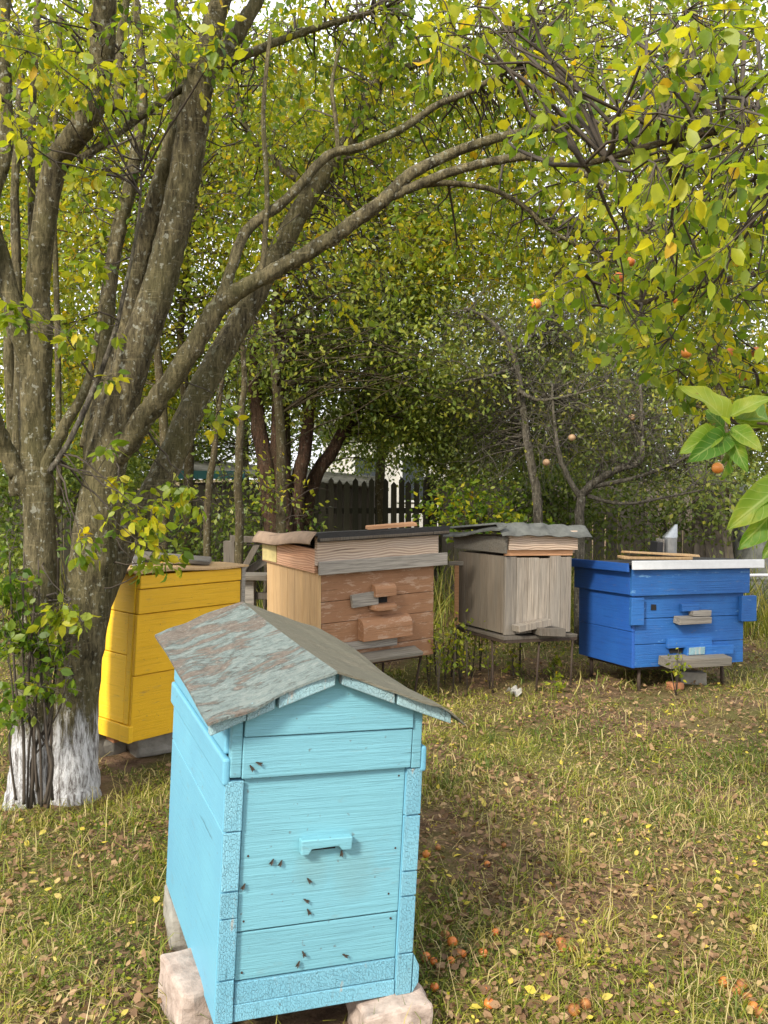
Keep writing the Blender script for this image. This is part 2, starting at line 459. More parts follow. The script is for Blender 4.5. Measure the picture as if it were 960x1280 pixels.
M['grey_vd'] = raw_wood('darker grey side planks', (.085, .068, .05), (.20, .16, .12), 2, (.16, .145, .12), .5)
M['grey_bark'] = raw_wood('rough old grey wood', (.06, .05, .038), (.21, .185, .15), 0, (.15, .15, .135), .4, bump=.9)
M['old_dark'] = raw_wood('old dark brown timber', (.055, .042, .032), (.14, .115, .09), 2, (.12, .115, .10), .5)
M['old_fence'] = raw_wood('dark weathered pickets', (.024, .021, .015), (.07, .06, .042), 2, (.05, .055, .035), .5)
M['fence_right'] = raw_wood('faded pink grey boards', (.10, .082, .066), (.23, .19, .155), 2, (.17, .16, .145), .5)
M['felt'] = plain('tar felt', (.028, .026, .025), .8, 0, .4, 30, .4)
M['felt_side'] = plain('dusty brown felt', (.32, .225, .155), .95, 0, .35, 18, .5)
M['tin'] = plain('dull grey sheet metal', (.085, .088, .08), .85, 0, .5, 9, .3, (.15, .155, .14))
M['blue_x'] = painted_wood('royal blue paint', (.013, .078, .27), 0, (.022, .125, .37), wear=(.10, .24, .46), wear_at=.60, bump=.9, rough=.55, dirt=.4, vary=.7)
M['blue_y'] = painted_wood('royal blue paint side', (.016, .075, .31), 1, (.02, .10, .36), bump=.4, rough=.45)
M['white_board'] = plain('white painted metal edge', (.66, .67, .68), .5, 0, .12, 20, .1)
M['iron'] = plain('rusty iron rod', (.075, .05, .035), .8, .3, .5, 40, .4)
M['dark_hole'] = plain('dark opening', (.008, .007, .006), .9)
M['stone'] = plain('pinkish building stone', (.36, .27, .22), .92, 0, .4, 16, .9, (.50, .40, .34))
M['stone_g'] = plain('grey stone block', (.30, .28, .24), .9, 0, .35, 18, .6)
M['brick'] = plain('terracotta tile', (.40, .17, .075), .85, 0, .3, 20, .4)
M['galv'] = plain('galvanised tin', (.42, .44, .45), .38, .75, .3, 12, .15)
M['black'] = plain('black leather', (.02, .02, .022), .6)
M['bee'] = plain('bee brown', (.035, .025, .014), .7)
M['wing'] = plain('bee wing', (.06, .05, .04), .3)
M['teal'] = painted_wood('teal painted beam', (.05, .22, .24), 0, (.06, .2, .2))
M['asbestos'] = plain('mossy corrugated sheet', (.17, .165, .12), .95, 0, .4, 7, .4, (.27, .25, .20))
M['plaster'] = plain('pale plaster', (.62, .60, .56), .9, 0, .15, 5, .2)
M['glass'] = plain('window glass', (.05, .06, .07), .1)
M['fruit'] = None
t = NT('orange plum skin')
n_ = t.noise(t.map((1, 1, 1)), 60, 4, .6)
c = t.ramp(t.noise(t.worldpos(), 3.5, 2, .5), [(.35, (.55, .20, .03)), (.65, (.62, .13, .03))])
c = t.mix(t.ramp(n_, [(.5, 0), (.7, .5)]), c, (.45, .26, .06))
M['fruit'] = t.done(t.bsdf(c, .42, spec=.5))
M['apple'] = plain('pinkish tan apple skin', (.42, .22, .13), .5, 0, .3, 30, .1, (.50, .34, .18))
M['fruit_old'] = plain('browned fallen plum', (.20, .075, .028), .6, 0, .5, 45, .4, (.46, .18, .04))

# bark
def bark(name, lo, hi, lichen=.6, white_z=None, moss=.5):
    t = NT(name)
    n1 = t.noise(t.map((9, 9, 2.2)), 3, 8, .7)
    n2 = t.noise(t.map((1, 1, 1)), 2.3, 3, .6)
    n0 = t.noise(t.map((16, 16, 3.4)), 5, 8, .75, .6)
    c = t.mix(1.0, t.ramp(n1, [(.34, lo), (.60, hi)]), t.ramp(n0, [(.36, (.30, .28, .26)), (.50, (.9, .9, .9)), (.66, (1.5, 1.45, 1.35))]), 'MULTIPLY')
    c = t.mix(t.ramp(n2, [(.42, 0), (.68, moss)]), c, (.12, .115, .04))
    band = t.noise(t.map((5, 5, 60)), 1.5, 3, .6)
    c = t.mix(t.ramp(band, [(.62, 0), (.68, .35)]), c, dark(hi, 1.7))
    sp = t.noise(t.map((1, 1, 1.0)), 38, 3, .6)
    c = t.mix(t.ramp(sp, [(.60, 0), (.65, lichen)]), c, (.36, .36, .29))
    sp2 = t.noise(t.map((1, 1, 1)), 11, 6, .75)
    c = t.mix(t.ramp(sp2, [(.60, 0), (.66, lichen * .7)]), c, (.28, .29, .20))
    rough_ = .9
    nr = t.bump(n1, 1.0, .04, t.bump(n0, .8, .015, t.bump(sp, .3, .006)))
    if white_z is not None:
        sx = t.n.new('ShaderNodeSeparateXYZ'); t.link(t.worldpos(), sx.inputs[0])
        nz = t.noise(t.map((14, 14, 1.8)), 2, 6, .75)
        h = t.math('ADD', sx.outputs['Z'], t.math('MULTIPLY', nz, .9))
        lim = t.ramp(t.math('MULTIPLY', h, .5), [((white_z + .36) / 2, 1), ((white_z + .50) / 2, 0)])
        wcol = t.mix(t.ramp(t.noise(t.map((12, 12, 2)), 4, 6, .8), [(.44, 0), (.60, .95)]), (.80, .80, .82), (.12, .10, .085))
        c = t.mix(lim, c, wcol)
    return t.done(t.bsdf(c, rough_, nr, spec=.2))
M['bark'] = bark('plum bark with whitewashed foot', (.044, .036, .021), (.21, .178, .10), .75, .36)
M['bark_far'] = bark('olive brown bark', (.05, .036, .022), (.13, .10, .06), .5)
M['bark_red'] = bark('red brown bark', (.035, .019, .013), (.085, .047, .030), .15, None, .1)
M['bark_grey'] = bark('grey apple bark', (.06, .052, .042), (.17, .15, .12), .5, None, .2)
M['twig'] = plain('thin twigs', (.075, .058, .042), .9, 0, .5, 20)
M['twig_grey'] = plain('bare grey twigs', (.11, .095, .075), .9, 0, .4, 20)

LEAF_G = [(0, (.05, .11, .012)), (.35, (.13, .22, .018)), (.62, (.29, .35, .022)), (.80, (.50, .48, .028)), (.98, (.60, .50, .02)), (1, (.52, .34, .02))]
LEAF_Y = [(0, (.06, .11, .015)), (.3, (.15, .22, .02)), (.6, (.29, .33, .025)), (.85, (.44, .41, .03)), (1, (.55, .38, .02))]
LEAF_D = [(0, (.055, .10, .02)), (.5, (.15, .21, .036)), (.85, (.28, .33, .055)), (1, (.36, .36, .05))]
LEAF_S = [(0, (.07, .11, .03)), (.5, (.17, .22, .05)), (.85, (.29, .32, .07)), (1, (.40, .38, .07))]
M['leaf'] = leaf_mat('plum leaves turning yellow', LEAF_G, .58)
M['leaf_y'] = leaf_mat('yellow green leaves', LEAF_Y, .5)
M['leaf_d'] = leaf_mat('dark green leaves', LEAF_D, .45, .4)
M['leaf_s'] = leaf_mat('grey green leaves', LEAF_S, .48, .45)
t = NT('fresh apple leaves with veins')
c = t.ramp(t.attr(), [(0, (.045, .13, .015)), (.5, (.11, .22, .025)), (1, (.33, .36, .05))])
au = t.math('ABSOLUTE', t.attr('lu'))
sv = t.math('SUBTRACT', t.math('MULTIPLY', t.attr('lv'), 46.0), t.math('MULTIPLY', au, 12.0))
vein = t.math('MAXIMUM', t.ramp(t.math('SINE', sv), [(.90, 0), (1, .8)]), t.ramp(au, [(.03, 1), (.09, 0)]))
c = t.mix(t.math('MULTIPLY', vein, .55), c, (.34, .42, .13))
nz_ = t.noise(t.map((1, 1, 1)), 30, 5, .6)
c = t.mix(t.ramp(nz_, [(.5, 0), (.72, .6)]), c, (.36, .36, .06))
c = t.mix(t.ramp(t.noise(t.map((1, 1, 1)), 90, 3, .6), [(.68, 0), (.72, .7)]), c, (.20, .12, .04))
p_ = t.bsdf(c, .5, t.bump(vein, .35, .003), spec=.3)
tr_ = t.n.new('ShaderNodeBsdfTranslucent'); t.link(t.mix(1.0, c, (1.3, 1.25, .6), 'MULTIPLY'), tr_.inputs['Color'])
mx_ = t.n.new('ShaderNodeMixShader'); mx_.inputs[0].default_value = .55; t.link(p_, mx_.inputs[1]); t.link(tr_.outputs[0], mx_.inputs[2])
M['leaf_apple'] = t.done(mx_.outputs[0])
M['grass'] = leaf_mat('grass blades', [(0, (.065, .11, .012)), (.3, (.16, .20, .02)), (.5, (.30, .30, .035)), (.7, (.39, .33, .09)), (1, (.54, .44, .23))], .3, .6)
M['litter'] = leaf_mat('fallen leaves', [(0, (.085, .045, .022)), (.3, (.175, .10, .05)), (.6, (.31, .185, .095)), (.8, (.42, .29, .15)), (.9, (.48, .38, .08)), (1, (.58, .46, .06))], .2, .7)

t = NT('soil and moss ground')
p_ = t.worldpos()
n1 = t.noise(p_, 1.1, 6, .65); n2 = t.noise(p_, 9, 6, .7); n3 = t.noise(p_, 45, 4, .7)
c = t.mix(t.ramp(n2, [(.35, 0), (.65, 1)]), (.085, .052, .032), (.24, .15, .095))
c = t.mix(t.ramp(n1, [(.42, 0), (.58, .75)]), c, (.115, .12, .028))
c = t.mix(t.ramp(n3, [(.55, 0), (.68, .6)]), c, (.26, .19, .11))
M['ground'] = t.done(t.bsdf(c, .95, t.bump(n3, .9, .03, t.bump(n2, .6, .04)), spec=.1))

# ------------------------------------------------------------------ ground sheet
def axis_pts(fine0, fine1, step, far):
    a = list(np.arange(fine0, fine1, step)); g = []
    d = step * 2; x = fine1
    while x < far: g.append(x); x += d; d *= 1.35
    g.append(far)
    h = []; d = step * 2; x = fine0 - d
    while x > -far: h.append(x); x -= d; d *= 1.35
    h.append(-far)
    return np.array(h[::-1] + a + g)
gx = axis_pts(-5, 5, .09, 400); gy = axis_pts(1, 12, .09, 400)
XX, YY = np.meshgrid(gx, gy)
ZZ = gh(XX, YY) * np.clip(1.6 - np.maximum(np.abs(XX), np.abs(YY)) / 20, 0, 1)
V = np.stack([XX, YY, ZZ], -1).reshape(-1, 3); W = len(gx)
ii = (np.arange(len(gy) - 1)[:, None] * W + np.arange(W - 1)[None]).ravel()
F = np.stack([ii, ii + 1, ii + W + 1, ii + W], 1)
g_ = np_mesh('ground', V, F, np.zeros(len(V)), M['ground'], None, True); tag(g_, kind='structure')

# ------------------------------------------------------------------ hives
def Rz(a): return (0, 0, R(a))

# --- light blue hive, nearest
HB = empty('beehive', (-.181, 2.393, .087), (R(.9), R(2.8), R(21.4)))
tag(HB, 'light blue gabled beehive on pale stones, nearest of all', 'beehive', 'wooden beehives')
hw, d = .2725, .846
for sx in (-1, 1):
    mb = MB()
    cuts = [0, .115, .275, .345, .50, .632]
    for i in range(5):
        j = random.uniform(-.0025, .0025)
        x0, x1 = sorted((sx * hw + j, sx * (hw - .048)))
        if i == 0: mb.span(x0, x1, 0, d, 0, .4985, tint=.5)
        if i == 4: mb.span(x0, x1, 0, d, .5, .6308, tint=.6)
    w_ = mb.build('side_wall', M['sky_y'], HB, .003)
    mb = MB()
    for i in range(5):
        x0, x1 = sorted((sx * (hw - .0015), sx * (hw - .0465)))
        mb.span(x0, x1, -.008, -.0035, cuts[i] + .002, cuts[i + 1] - .002, jit=.001, tint=random.uniform(.2, .8))
    mb.build('end_grain', M['sky_crack'], w_, .0015)
mb = MB()
hi = hw - .0495
mb.span(-hi, hi, .004, .03, .104, .229, jit=.001, tint=.45)
mb.span(-hi, hi, .002, .03, .2335, .632, jit=.001, tint=.6)
mb.build('front_panel', M['sky_x'], HB, .0025)
mb = MB(); mb.span(-hi, hi, d - .03, d - .002, .0, .632); mb.build('back_panel', M['sky_x'], HB, .003)
mb = MB(); mb.span(-hi, hi, .0, .03, .045, .1005, jit=.001, tint=.5)
mb.span(-hi, hi, -.003, .03, .0, .043, jit=.001, tint=.7)
pr = [(hw + .002, .0), (hw + .02, .028), (hw + .02, .075), (hw + .002, .11)]
mb.prism(pr[::-1], -.008, .05)
mb.build('base_strip', M['sky_crack'], HB, .002)
mb = MB(); mb.span(-hi, hi, .031, d - .031, .0, .025); mb.build('floor_board', M['grey_trim'], HB)
fp = [o for o in HB.children if o.name.startswith('front_panel')][0]
for z_, x_ in ((.125, -hi + .018), (.215, hi - .02), (.26, -hi + .016), (.41, hi - .017), (.43, -hi + .02), (.285, hi - .03), (.61, hi - .018)):
    MB().tube([(x_, .003, z_), (x_, .0008, z_)], [.0032, .0028], 9).build('nail', M['iron'], fp)
# landing bracket over the entrance
mb = MB()
zc = .452
mb.prism([(-.068, zc - .026), (-.048, zc - .026), (-.040, zc - .012), (.034, zc - .010), (.044, zc - .022), (.070, zc - .022), (.072, zc + .012), (-.070, zc + .014)], -.024, .0015, tint=.6)
ent = mb.build('entrance_block', M['sky_x'], HB, .003)
mb = MB(); mb.span(-.036, .032, -.0005, .0015, zc - .024, zc - .0135); mb.build('entrance_slot', M['dark_hole'], HB)
# lid
lid = empty('lid', (0, 0, 0)); lid.parent = HB
mb = MB()
mb.span(-.232, .232, -.014, .016, .636, .742, jit=.001, tint=.65)
mb.span(-.262, -.2335, -.012, .016, .640, .80, jit=.001, tint=.4)
mb.span(.2335, .262, -.012, .016, .632, .80, jit=.001, tint=.4)
mb.build('lid_front', M['sky_x'], lid, .003)
for sx in (-1, 1):
    mb = MB()
    x0, x1 = sorted((sx * .260, sx * .281)); mb.span(x0, x1, -.01, d + .02, .618, .690, jit=.001, tint=.5)
    x0, x1 = sorted((sx * .252, sx * .2735)); mb.span(x0, x1, .017, d + .02, .692, .776, jit=.001, tint=.6)
    mb.build('lid_side', M['sky_y'], lid, .008, segs=3)
gab = [(-.262, .745), (.262, .745), (.262, .795), (0, .892), (-.262, .795)]
mb = MB(); mb.prism([(-.231, .745), (.231, .745), (.231, .816), (0, .902), (-.231, .816)], -.019, .014, tint=.6); mb.build('gable', M['sky_x'], lid, .002)
mb = MB(); mb.prism(gab, d - .012, d + .018); mb.build('gable', M['sky_x'], lid, .002)
def slope_z(x): return .909 - .362 * abs(x)
trim_cuts = {-1: [(.008, .155), (.165, .235), (.237, .325)], 1: [(.010, .16), (.168, .328)]}
for sx in (-1, 1):
    mb = MB()
    for a0, a1 in trim_cuts[sx]:
        xa, xb = a0 * sx, a1 * sx
        za, zb = slope_z(xa), slope_z(xb)
        lo = .030
        poly = [(xa, za - lo + random.uniform(-.003, .003)), (xb, zb - lo), (xb, zb + .003), (xa, za + .003)]
        if sx < 0: poly = poly[::-1]
        mb.prism(poly, -.052, -.021, tint=random.uniform(.3, .9))
    mb.build('bargeboard', M['trim_crack'], lid, .003)
def wob(u, v, k): return .004 * math.sin(u * 9 + k) + .005 * math.sin(v * 7 + k * 2) + .003 * math.sin(u * 17 + v * 13)
def roof_fn(sx, eave):
    def fn(u, v):
        x = sx * eave * u; xs = .035 * (v - .3)
        y = -.068 + (1.185 + .068) * v + (.012 * math.sin(u * 6) if v < .5 else .02 * math.sin(u * 4))
        z = .917 - .362 * abs(x) + wob(u, v, sx) * u - .018 * max(0, u - .8) / .2 * (1 if sx > 0 else -.2) * (1 - v)
        z += .012 * (v * (1 - v)) * -2
        return (x + xs, y, z)
    return fn
mb = MB(); mb.sheet(lambda u, v: roof_fn(-1, .325)(1 - u, v), 14, 26, .007); mb.build('roof_sheet', M['roof_l'], lid)
mb = MB(); mb.sheet(lambda u, v: roof_fn(1, .372)(u, v), 14, 26, .006); mb.build('roof_sheet', M['roof_r'], lid)
# bees on the front
bm_ = MB(); bm_.ball((0, 0, .0), .0040, 8, 6, squash=(.7, .65, 1.25)); bm_.ball((0, 0, .0065), .0030, 8, 6); bm_.ball((0, 0, .010), .0021, 8, 6)
bee_me = None
def zoom1(x, y): return 190 + x / 2.37, 740 + y / 2.37
Mhb = Matrix.Translation(HB.location) @ HB.rotation_euler.to_matrix().to_4x4(); Mi = Mhb.inverted()
o0 = Vector((0, 0, EYE))
def on_plane(px, py, Mi_, yl):
    a = Mi_ @ o0; b = Mi_ @ at(px, py, 5.0); d_ = b - a
    return a + d_ * ((yl - a.y) / d_.y)
for i, (zx, zy) in enumerate([(320, 508), (297, 524), (352, 802), (378, 806), (467, 857), (460, 915), (465, 950), (268, 875), (450, 1075), (575, 1077), (430, 1105), (560, 777)]):
    q = on_plane(*zoom1(zx, zy), Mi, -.003 if zy > 600 else -.018)
    e_ = empty('bee', Mhb @ q, (HB.rotation_euler.x, HB.rotation_euler.y + random.uniform(-1.5, 1.5), HB.rotation_euler.z))
    tag(e_, 'small dark bee resting on front boards of the light blue beehive', 'bee', 'bees on the light blue beehive')
    if bee_me is None:
        b_ = bm_.build('body', M['bee'], e_, smooth=True)
        ws = []
        for sx in (-1, 1):
            w_ = MB(); w_.add([(0, -.003, .009), (sx * .004, -.0045, .004), (sx * .0045, -.0045, -.006), (sx * .001, -.004, -.004)], [(0, 1, 2, 3)])
            ws.append(w_.build('wing', M['wing'], e_))
        bee_me = [b_] + ws
    else:
        for p_ in bee_me:
            c_ = p_.copy(); COL.objects.link(c_); c_.parent = e_

# stones
def stone(name, loc, size, rot, mat, label, cat='stone', group=None, seed=0, jit=.07):
    rs = random.Random(seed)
    n = 5
    vs = []; fs = []
    import itertools
    idx = {}
    for i, j, k in itertools.product(range(n), repeat=3):
        if 0 in (i, j, k) or n - 1 in (i, j, k):
            p = Vector((i / (n - 1) - .5, j / (n - 1) - .5, k / (n - 1) - .5))
            q = p.normalized() * .62
            p = p.lerp(q, .16) + Vector([rs.uniform(-jit, jit) * .55 for _ in range(3)])
            idx[(i, j, k)] = len(vs); vs.append(Vector((p.x * size[0], p.y * size[1], p.z * size[2] + size[2] / 2)))
    for a in range(n - 1):
        for b in range(n - 1):
            for s_ in (0, n - 1):
                for f in ([(s_, a, b), (s_, a + 1, b), (s_, a + 1, b + 1), (s_, a, b + 1)], [(a, s_, b), (a, s_, b + 1), (a + 1, s_, b + 1), (a + 1, s_, b)], [(a, b, s_), (a + 1, b, s_), (a + 1, b + 1, s_), (a, b + 1, s_)]):
                    f = [idx[q] for q in f]
                    fs.append(f if s_ == n - 1 else f[::-1])
    mb = MB(); mb.add(vs, fs)
    o = mb.build(name, mat, None, .010)
    o.location = loc; o.rotation_euler = rot
    return tag(o, label, cat, group)
p = gpt(240, 1268); stone('stone', (p.x - .005, p.y + .02, -.04), (.15, .22, .165), (R(4), R(3), R(30)), M['stone'], 'pale pinkish stone under the left front corner of light blue hive', group='stones under the light blue hive', seed=3)
p = gpt(492, 1275); stone('stone', (p.x - .01, p.y + .02, -.06), (.20, .2, .135), (R(2), R(-2), R(16)), M['stone'], 'flat pale pinkish stone under the right front corner of light blue hive', group='stones under the light blue hive', seed=5)
p = gpt(215, 1180); stone('stone', (p.x + .02, p.y + .12, -.02), (.13, .26, .12), (R(2), R(0), R(18)), M['stone_g'], 'long grey stone under the left side of light blue hive', group='stones under the light blue hive', seed=8)
q = Mhb @ Vector((.2, .75, 0)); stone('stone', (q.x, q.y, -.03), (.18, .2, .125), (0, 0, R(30)), M['stone_g'], 'grey stone under the right rear corner of light blue hive', group='stones under the light blue hive', seed=9)

# --- yellow hive
HY = empty('beehive', (-1.065, 4.985, .115), (R(1.5), R(1.2), R(52)))
tag(HY, 'bright yellow flat-topped beehive behind the whitewashed tree trunk', 'beehive', 'wooden beehives')
w, d, h = .70, .55, .875
zs = [0, .345, .665, .795, .868]
mb = MB(); tp = .03
def flare(z): return .035 * (1 - z / h)
for i in range(4):
    z0, z1 = zs[i] + .002, zs[i + 1] - .002
    a0, a1 = -w / 2 - flare(z0), -w / 2 - flare(z1)
    off = (.012, .006, 0, -.004)[i]
    vs = [(a0 + .001, off - .003, z0), (w / 2, off - .003, z0), (w / 2, .03, z0), (a0 + .001, .03, z0), (a1 + .001, off, z1), (w / 2, off, z1), (w / 2, .03, z1), (a1 + .001, .03, z1)]
    mb.add(vs, [(0, 3, 2, 1), (4, 5, 6, 7), (0, 1, 5, 4), (1, 2, 6, 5), (2, 3, 7, 6), (3, 0, 4, 7)], (.5, .6, .45, .55)[i])
mb.build('front_panel', M['yellow_x'], HY, .004)
mb = MB()
for z0, z1, y0, y1, prot in [(.09, .443, .075, d, 0), (.447, .663, .075, d, 0), (.667, .866, .031, d, .004), (.09, .663, .031, .072, .003), (0, .087, .005, .085, .014), (0, .087, .088, d, .010)]:
    a0, a1 = -w / 2 - flare(z0) - prot, -w / 2 - flare(z1) - prot
    vs = [(a0, y0, z0), (a0 + .028, y0, z0), (a0 + .028, y1, z0), (a0, y1, z0), (a1, y0, z1), (a1 + .028, y0, z1), (a1 + .028, y1, z1), (a1, y1, z1)]
    mb.add(vs, [(0, 3, 2, 1), (4, 5, 6, 7), (0, 1, 5, 4), (1, 2, 6, 5), (2, 3, 7, 6), (3, 0, 4, 7)], random.uniform(.3, .7))
mb.build('side_wall', M['yellow_y'], HY, .004)
mb = MB(); mb.span(w / 2 - .03, w / 2 - .001, .031, d, .0, .866); mb.build('side_wall', M['yellow_y'], HY, .003)
mb = MB(); mb.span(-w / 2, w / 2 - .031, d - .03, d - .001, .0, .866); mb.build('back_panel', M['yellow_x'], HY, .003)
mb = MB(); mb.span(w / 2 + .001, w / 2 + .028, -.01, .05, .30, .868, jit=.002); mb.build('corner_post', M['grey_trim'], HY, .003)
mb = MB(); mb.sheet(lambda u, v: (-w / 2 - .03 + (w + .07) * u, -.022 + (d + .05) * v, .884 + .004 * math.sin(u * 7) + .003 * math.sin(v * 9 + u * 5) - .02 * v), 12, 8, .009); mb.build('roof_sheet', M['tan_board'], HY)
MHY = Matrix.Translation(HY.location) @ HY.rotation_euler.to_matrix().to_4x4()
# clutter on the yellow roof
q = MHY @ Vector((.08, .30, .888))
b_ = MB(); b_.span(-.26, .26, -.09, .09, 0, .022, jit=.006); o = b_.build('weathered_board', M['grey_bark'], None, .003)
o.location = q + Vector((-.04, .05, .012)); o.rotation_euler = (R(4), R(6), R(8)); tag(o, 'short weathered plank lying on top of the yellow beehive', 'plank')
q = MHY @ Vector((-.24, .17, .889))
jar = empty('jar', q); tag(jar, 'small whitish jar on yellow hive roof beside the tree trunk', 'jar')
b_ = MB(); b_.tube([(0, 0, 0), (0, 0, .05), (0, 0, .06), (0, 0, .07)], [.028, .028, .02, .02], 14); b_.build('glass', M['plaster'], jar, smooth=False)
b_ = MB(); b_.tube([(0, 0, .0705), (0, 0, .08)], [.022, .022], 14); b_.build('lid', M['tin'], jar)
# supports
p = gpt(172, 938); stone('stone_block', (p.x + .05, p.y + .08, -.03), (.22, .2, .115), Rz(35), M['stone_g'], 'grey stone block carrying the near corner of yellow hive', group='supports under the yellow hive', seed=21)
o = MB().span(-.10, .10, -.055, .055, 0, .03, jit=.003).build('terracotta_tile', M['brick'], None, .003)
o.location = (p.x - .045, p.y - .035, .082); o.rotation_euler = (R(-2), R(-3), R(38)); tag(o, 'reddish brown tile wedged between the grey block and yellow hive', 'tile')
q = MHY @ Vector((.25, .4, 0)); stone('stone_block', (q.x, q.y, -.03), (.2, .2, .15), Rz(50), M['stone_g'], 'grey stone block under the hidden rear of yellow hive', group='supports under the yellow hive', seed=22)
q = MHY @ Vector((-.28, .4, 0)); stone('stone_block', (q.x, q.y, -.03), (.2, .2, .15), Rz(50), M['stone_g'], 'dark grey stone beneath the left wall of yellow hive', group='supports under the yellow hive', seed=23)

def metal_stand(name, label, x0, x1, y0, y1, z, legs, root_m, frame_r=.009):
    e_ = empty(name, root_m.translation.copy()); e_.location.z = 0
    tag(e_, label, 'stand', 'iron stands under hives')
    inv = Matrix.Translation(-e_.location)
    f = MB()
    c4 = [root_m @ Vector(p) for p in ((x0, y0, z), (x1, y0, z), (x1, y1, z), (x0, y1, z))]
    for i in range(4): f.bar(inv @ c4[i], inv @ c4[(i + 1) % 4], .02, .02)
    f.build('frame', M['iron'], e_)
    for (tx, ty, fx, fy) in legs:
        a = root_m @ Vector((tx, ty, z)); b = root_m @ Vector((fx, fy, z)); b.z = -.05
        f = MB(); f.tube([inv @ a, inv @ (a.lerp(b, .5) + Vector((random.uniform(-.006, .006), 0, 0))), inv @ b], frame_r, 7); f.build('leg', M['iron'], e_, smooth=True)
    return e_

# --- brown hive
HN = empty('beehive', (-.04, 6.091, .258), (R(1.7), R(-.8), R(33.3)))
tag(HN, 'reddish brown beehive with tan plank side and black felt roof', 'beehive', 'wooden beehives')
MHN = Matrix.Translation(HN.location) @ HN.rotation_euler.to_matrix().to_4x4()
w, d, h = .914, .734, .635
mb = MB()
for z0, z1 in [(0, .115), (.117, .30), (.302, .44), (.442, h - .004)]:
    mb.span(-w / 2 + .024, w / 2, random.uniform(-.002, .002), .028, z0 + .001, z1 - .001, jit=.001, tint=random.uniform(.4, .6))
mb.build('front_panel', M['brown_paint'], HN, .003)
mb = MB(); n_pl = 7; pw_ = (d - .002) / n_pl
for i in range(n_pl): mb.span(-w / 2 - random.uniform(0, .003), -w / 2 + .0225, i * pw_ + .001, (i + 1) * pw_ - .001, 0, h - .004 - random.uniform(0, .004), tint=random.uniform(.3, .8))
mb.build('side_wall', M['tan_board'], HN, .002)
mb = MB()
for i in range(n_pl): mb.span(w / 2 - .023, w / 2 + random.uniform(0, .003), .03 + i * .1, .03 + (i + 1) * .1 - .001, 0, h - .004, tint=random.uniform(.3, .8))
mb.build('side_wall', M['tan_board'], HN, .002)
mb = MB(); mb.span(-w / 2 + .024, w / 2 - .024, d - .03, d, 0, h - .004); mb.build('back_panel', M['tan_board'], HN, .003)
mb = MB(); mb.span(-w / 2 + .024, w / 2 - .024, .03, d - .031, .0, .02); mb.build('floor_board', M['old_dark'], HN)
lidn = empty('lid', (0, 0, 0)); lidn.parent = HN
mb = MB(); mb.span(-w / 2 - .02, w / 2 + .02, -.022, .006, h + .048, h + .232, jit=.002, tint=.6); mb.build('lid_board', M['pine_grain'], lidn, .003)
mb = MB(); mb.span(-w / 2 - .012, w / 2 + .085, -.045, -.0235, h - .012, h + .072, jit=.002, tint=.7); mb.build('trim_board', M['grey_trim'], lidn, .003)
mb = MB(); mb.span(-w / 2 - .022, -w / 2 + .003, .0075, d + .03, h - .002, h + .150, jit=.002, tint=.6); mb.build('lid_board', M['orange_lid'], lidn, .003)
mb = MB(); mb.span(w / 2 - .003, w / 2 + .022, .0075, d + .03, h - .002, h + .150, jit=.002, tint=.6); mb.build('lid_board', M['orange_lid'], lidn, .003)
mb = MB(); mb.span(-w / 2 + .004, w / 2 - .004, d + .004, d + .029, h - .002, h + .150); mb.build('lid_board', M['pine_grain'], lidn, .003)
mb = MB(); mb.span(-w / 2 - .0265, -w / 2 - .0225, d - .20, d + .01, h + .01, h + .145, jit=.002, tint=.8); mb.build('patch', plain('faded yellow card', (.56, .46, .20), .9, 0, .3, 25), lidn)
top = h + .236
mb = MB(); mb.sheet(lambda u, v: (-w / 2 - .05 + (w + .15) * u, -.05 + (d + .11) * v, top + .020 - .085 * v + .004 * math.sin(u * 9 + v * 4)), 14, 10, .016)
mb.span(-w / 2 - .03, w / 2 + .09, -.056, -.0515, top - .035, top + .015, jit=.004)
mb.build('felt_roof', M['felt'], lidn)
def foldfn(u, v):
    ang = -.5 + 2.0 * u
    return (-w / 2 - .055 - .03 * math.sin(ang * 1.2) - .012 * math.sin(v * 5), -.052 + (d + .13) * v, top + .030 - .075 * u + .008 * math.sin(v * 8) - .070 * v)
mb = MB(); mb.sheet(lambda u, v: foldfn(1 - u, v), 8, 14, .006); mb.build('felt_flap', M['felt_side'], lidn, smooth=True)
mb = MB(); mb.span(-w / 2 - .02, w / 2 + .08, -.066, -.058, top - .028, top - .012, jit=.003); mb.build('batten', M['old_dark'], lidn, .002)
# fittings of the brown front
def roundblock(mb, u, v, ww, hh, dep, tint=.6):
    poly = []
    n = 7
    for k in range(n + 1):
        a = math.pi / 2 * k / n
        poly.append((-dep * math.sin(a) , v + hh / 2 - dep * (1 - math.cos(a))))
    vs = []; prof = [(0.0, v + hh / 2)] + [(-dep * math.sin(math.pi / 2 * k / n), v + hh / 2 - hh * .45 * (1 - math.cos(math.pi / 2 * k / n))) for k in range(1, n + 1)] + [(-dep, v - hh / 2), (0.0, v - hh / 2)]
    m = len(prof)
    vs = [(u - ww / 2, y - .002, z) for y, z in prof] + [(u + ww / 2, y - .002, z) for y, z in prof]
    fs = [tuple(range(m)), tuple(range(m, 2 * m))[::-1]] + [(i, m + i, m + (i + 1) % m, (i + 1) % m) for i in range(m)]
    mb.add(vs, fs, tint)
mb = MB(); roundblock(mb, .027, .49, .165, .083, .055); mb.build('entrance_block', M['brown_paint'], HN, .003)
mb = MB(); mb.span(-.22, -.02, -.030, -.003, .395, .48, (0, R(-3), 0), jit=.003); mb.build('entrance_slider', M['grey_trim'], HN, .003)
mb = MB(); mb.span(-.02, .07, -.003, -.0005, .40, .44); mb.build('entrance_slot', M['dark_hole'], HN)
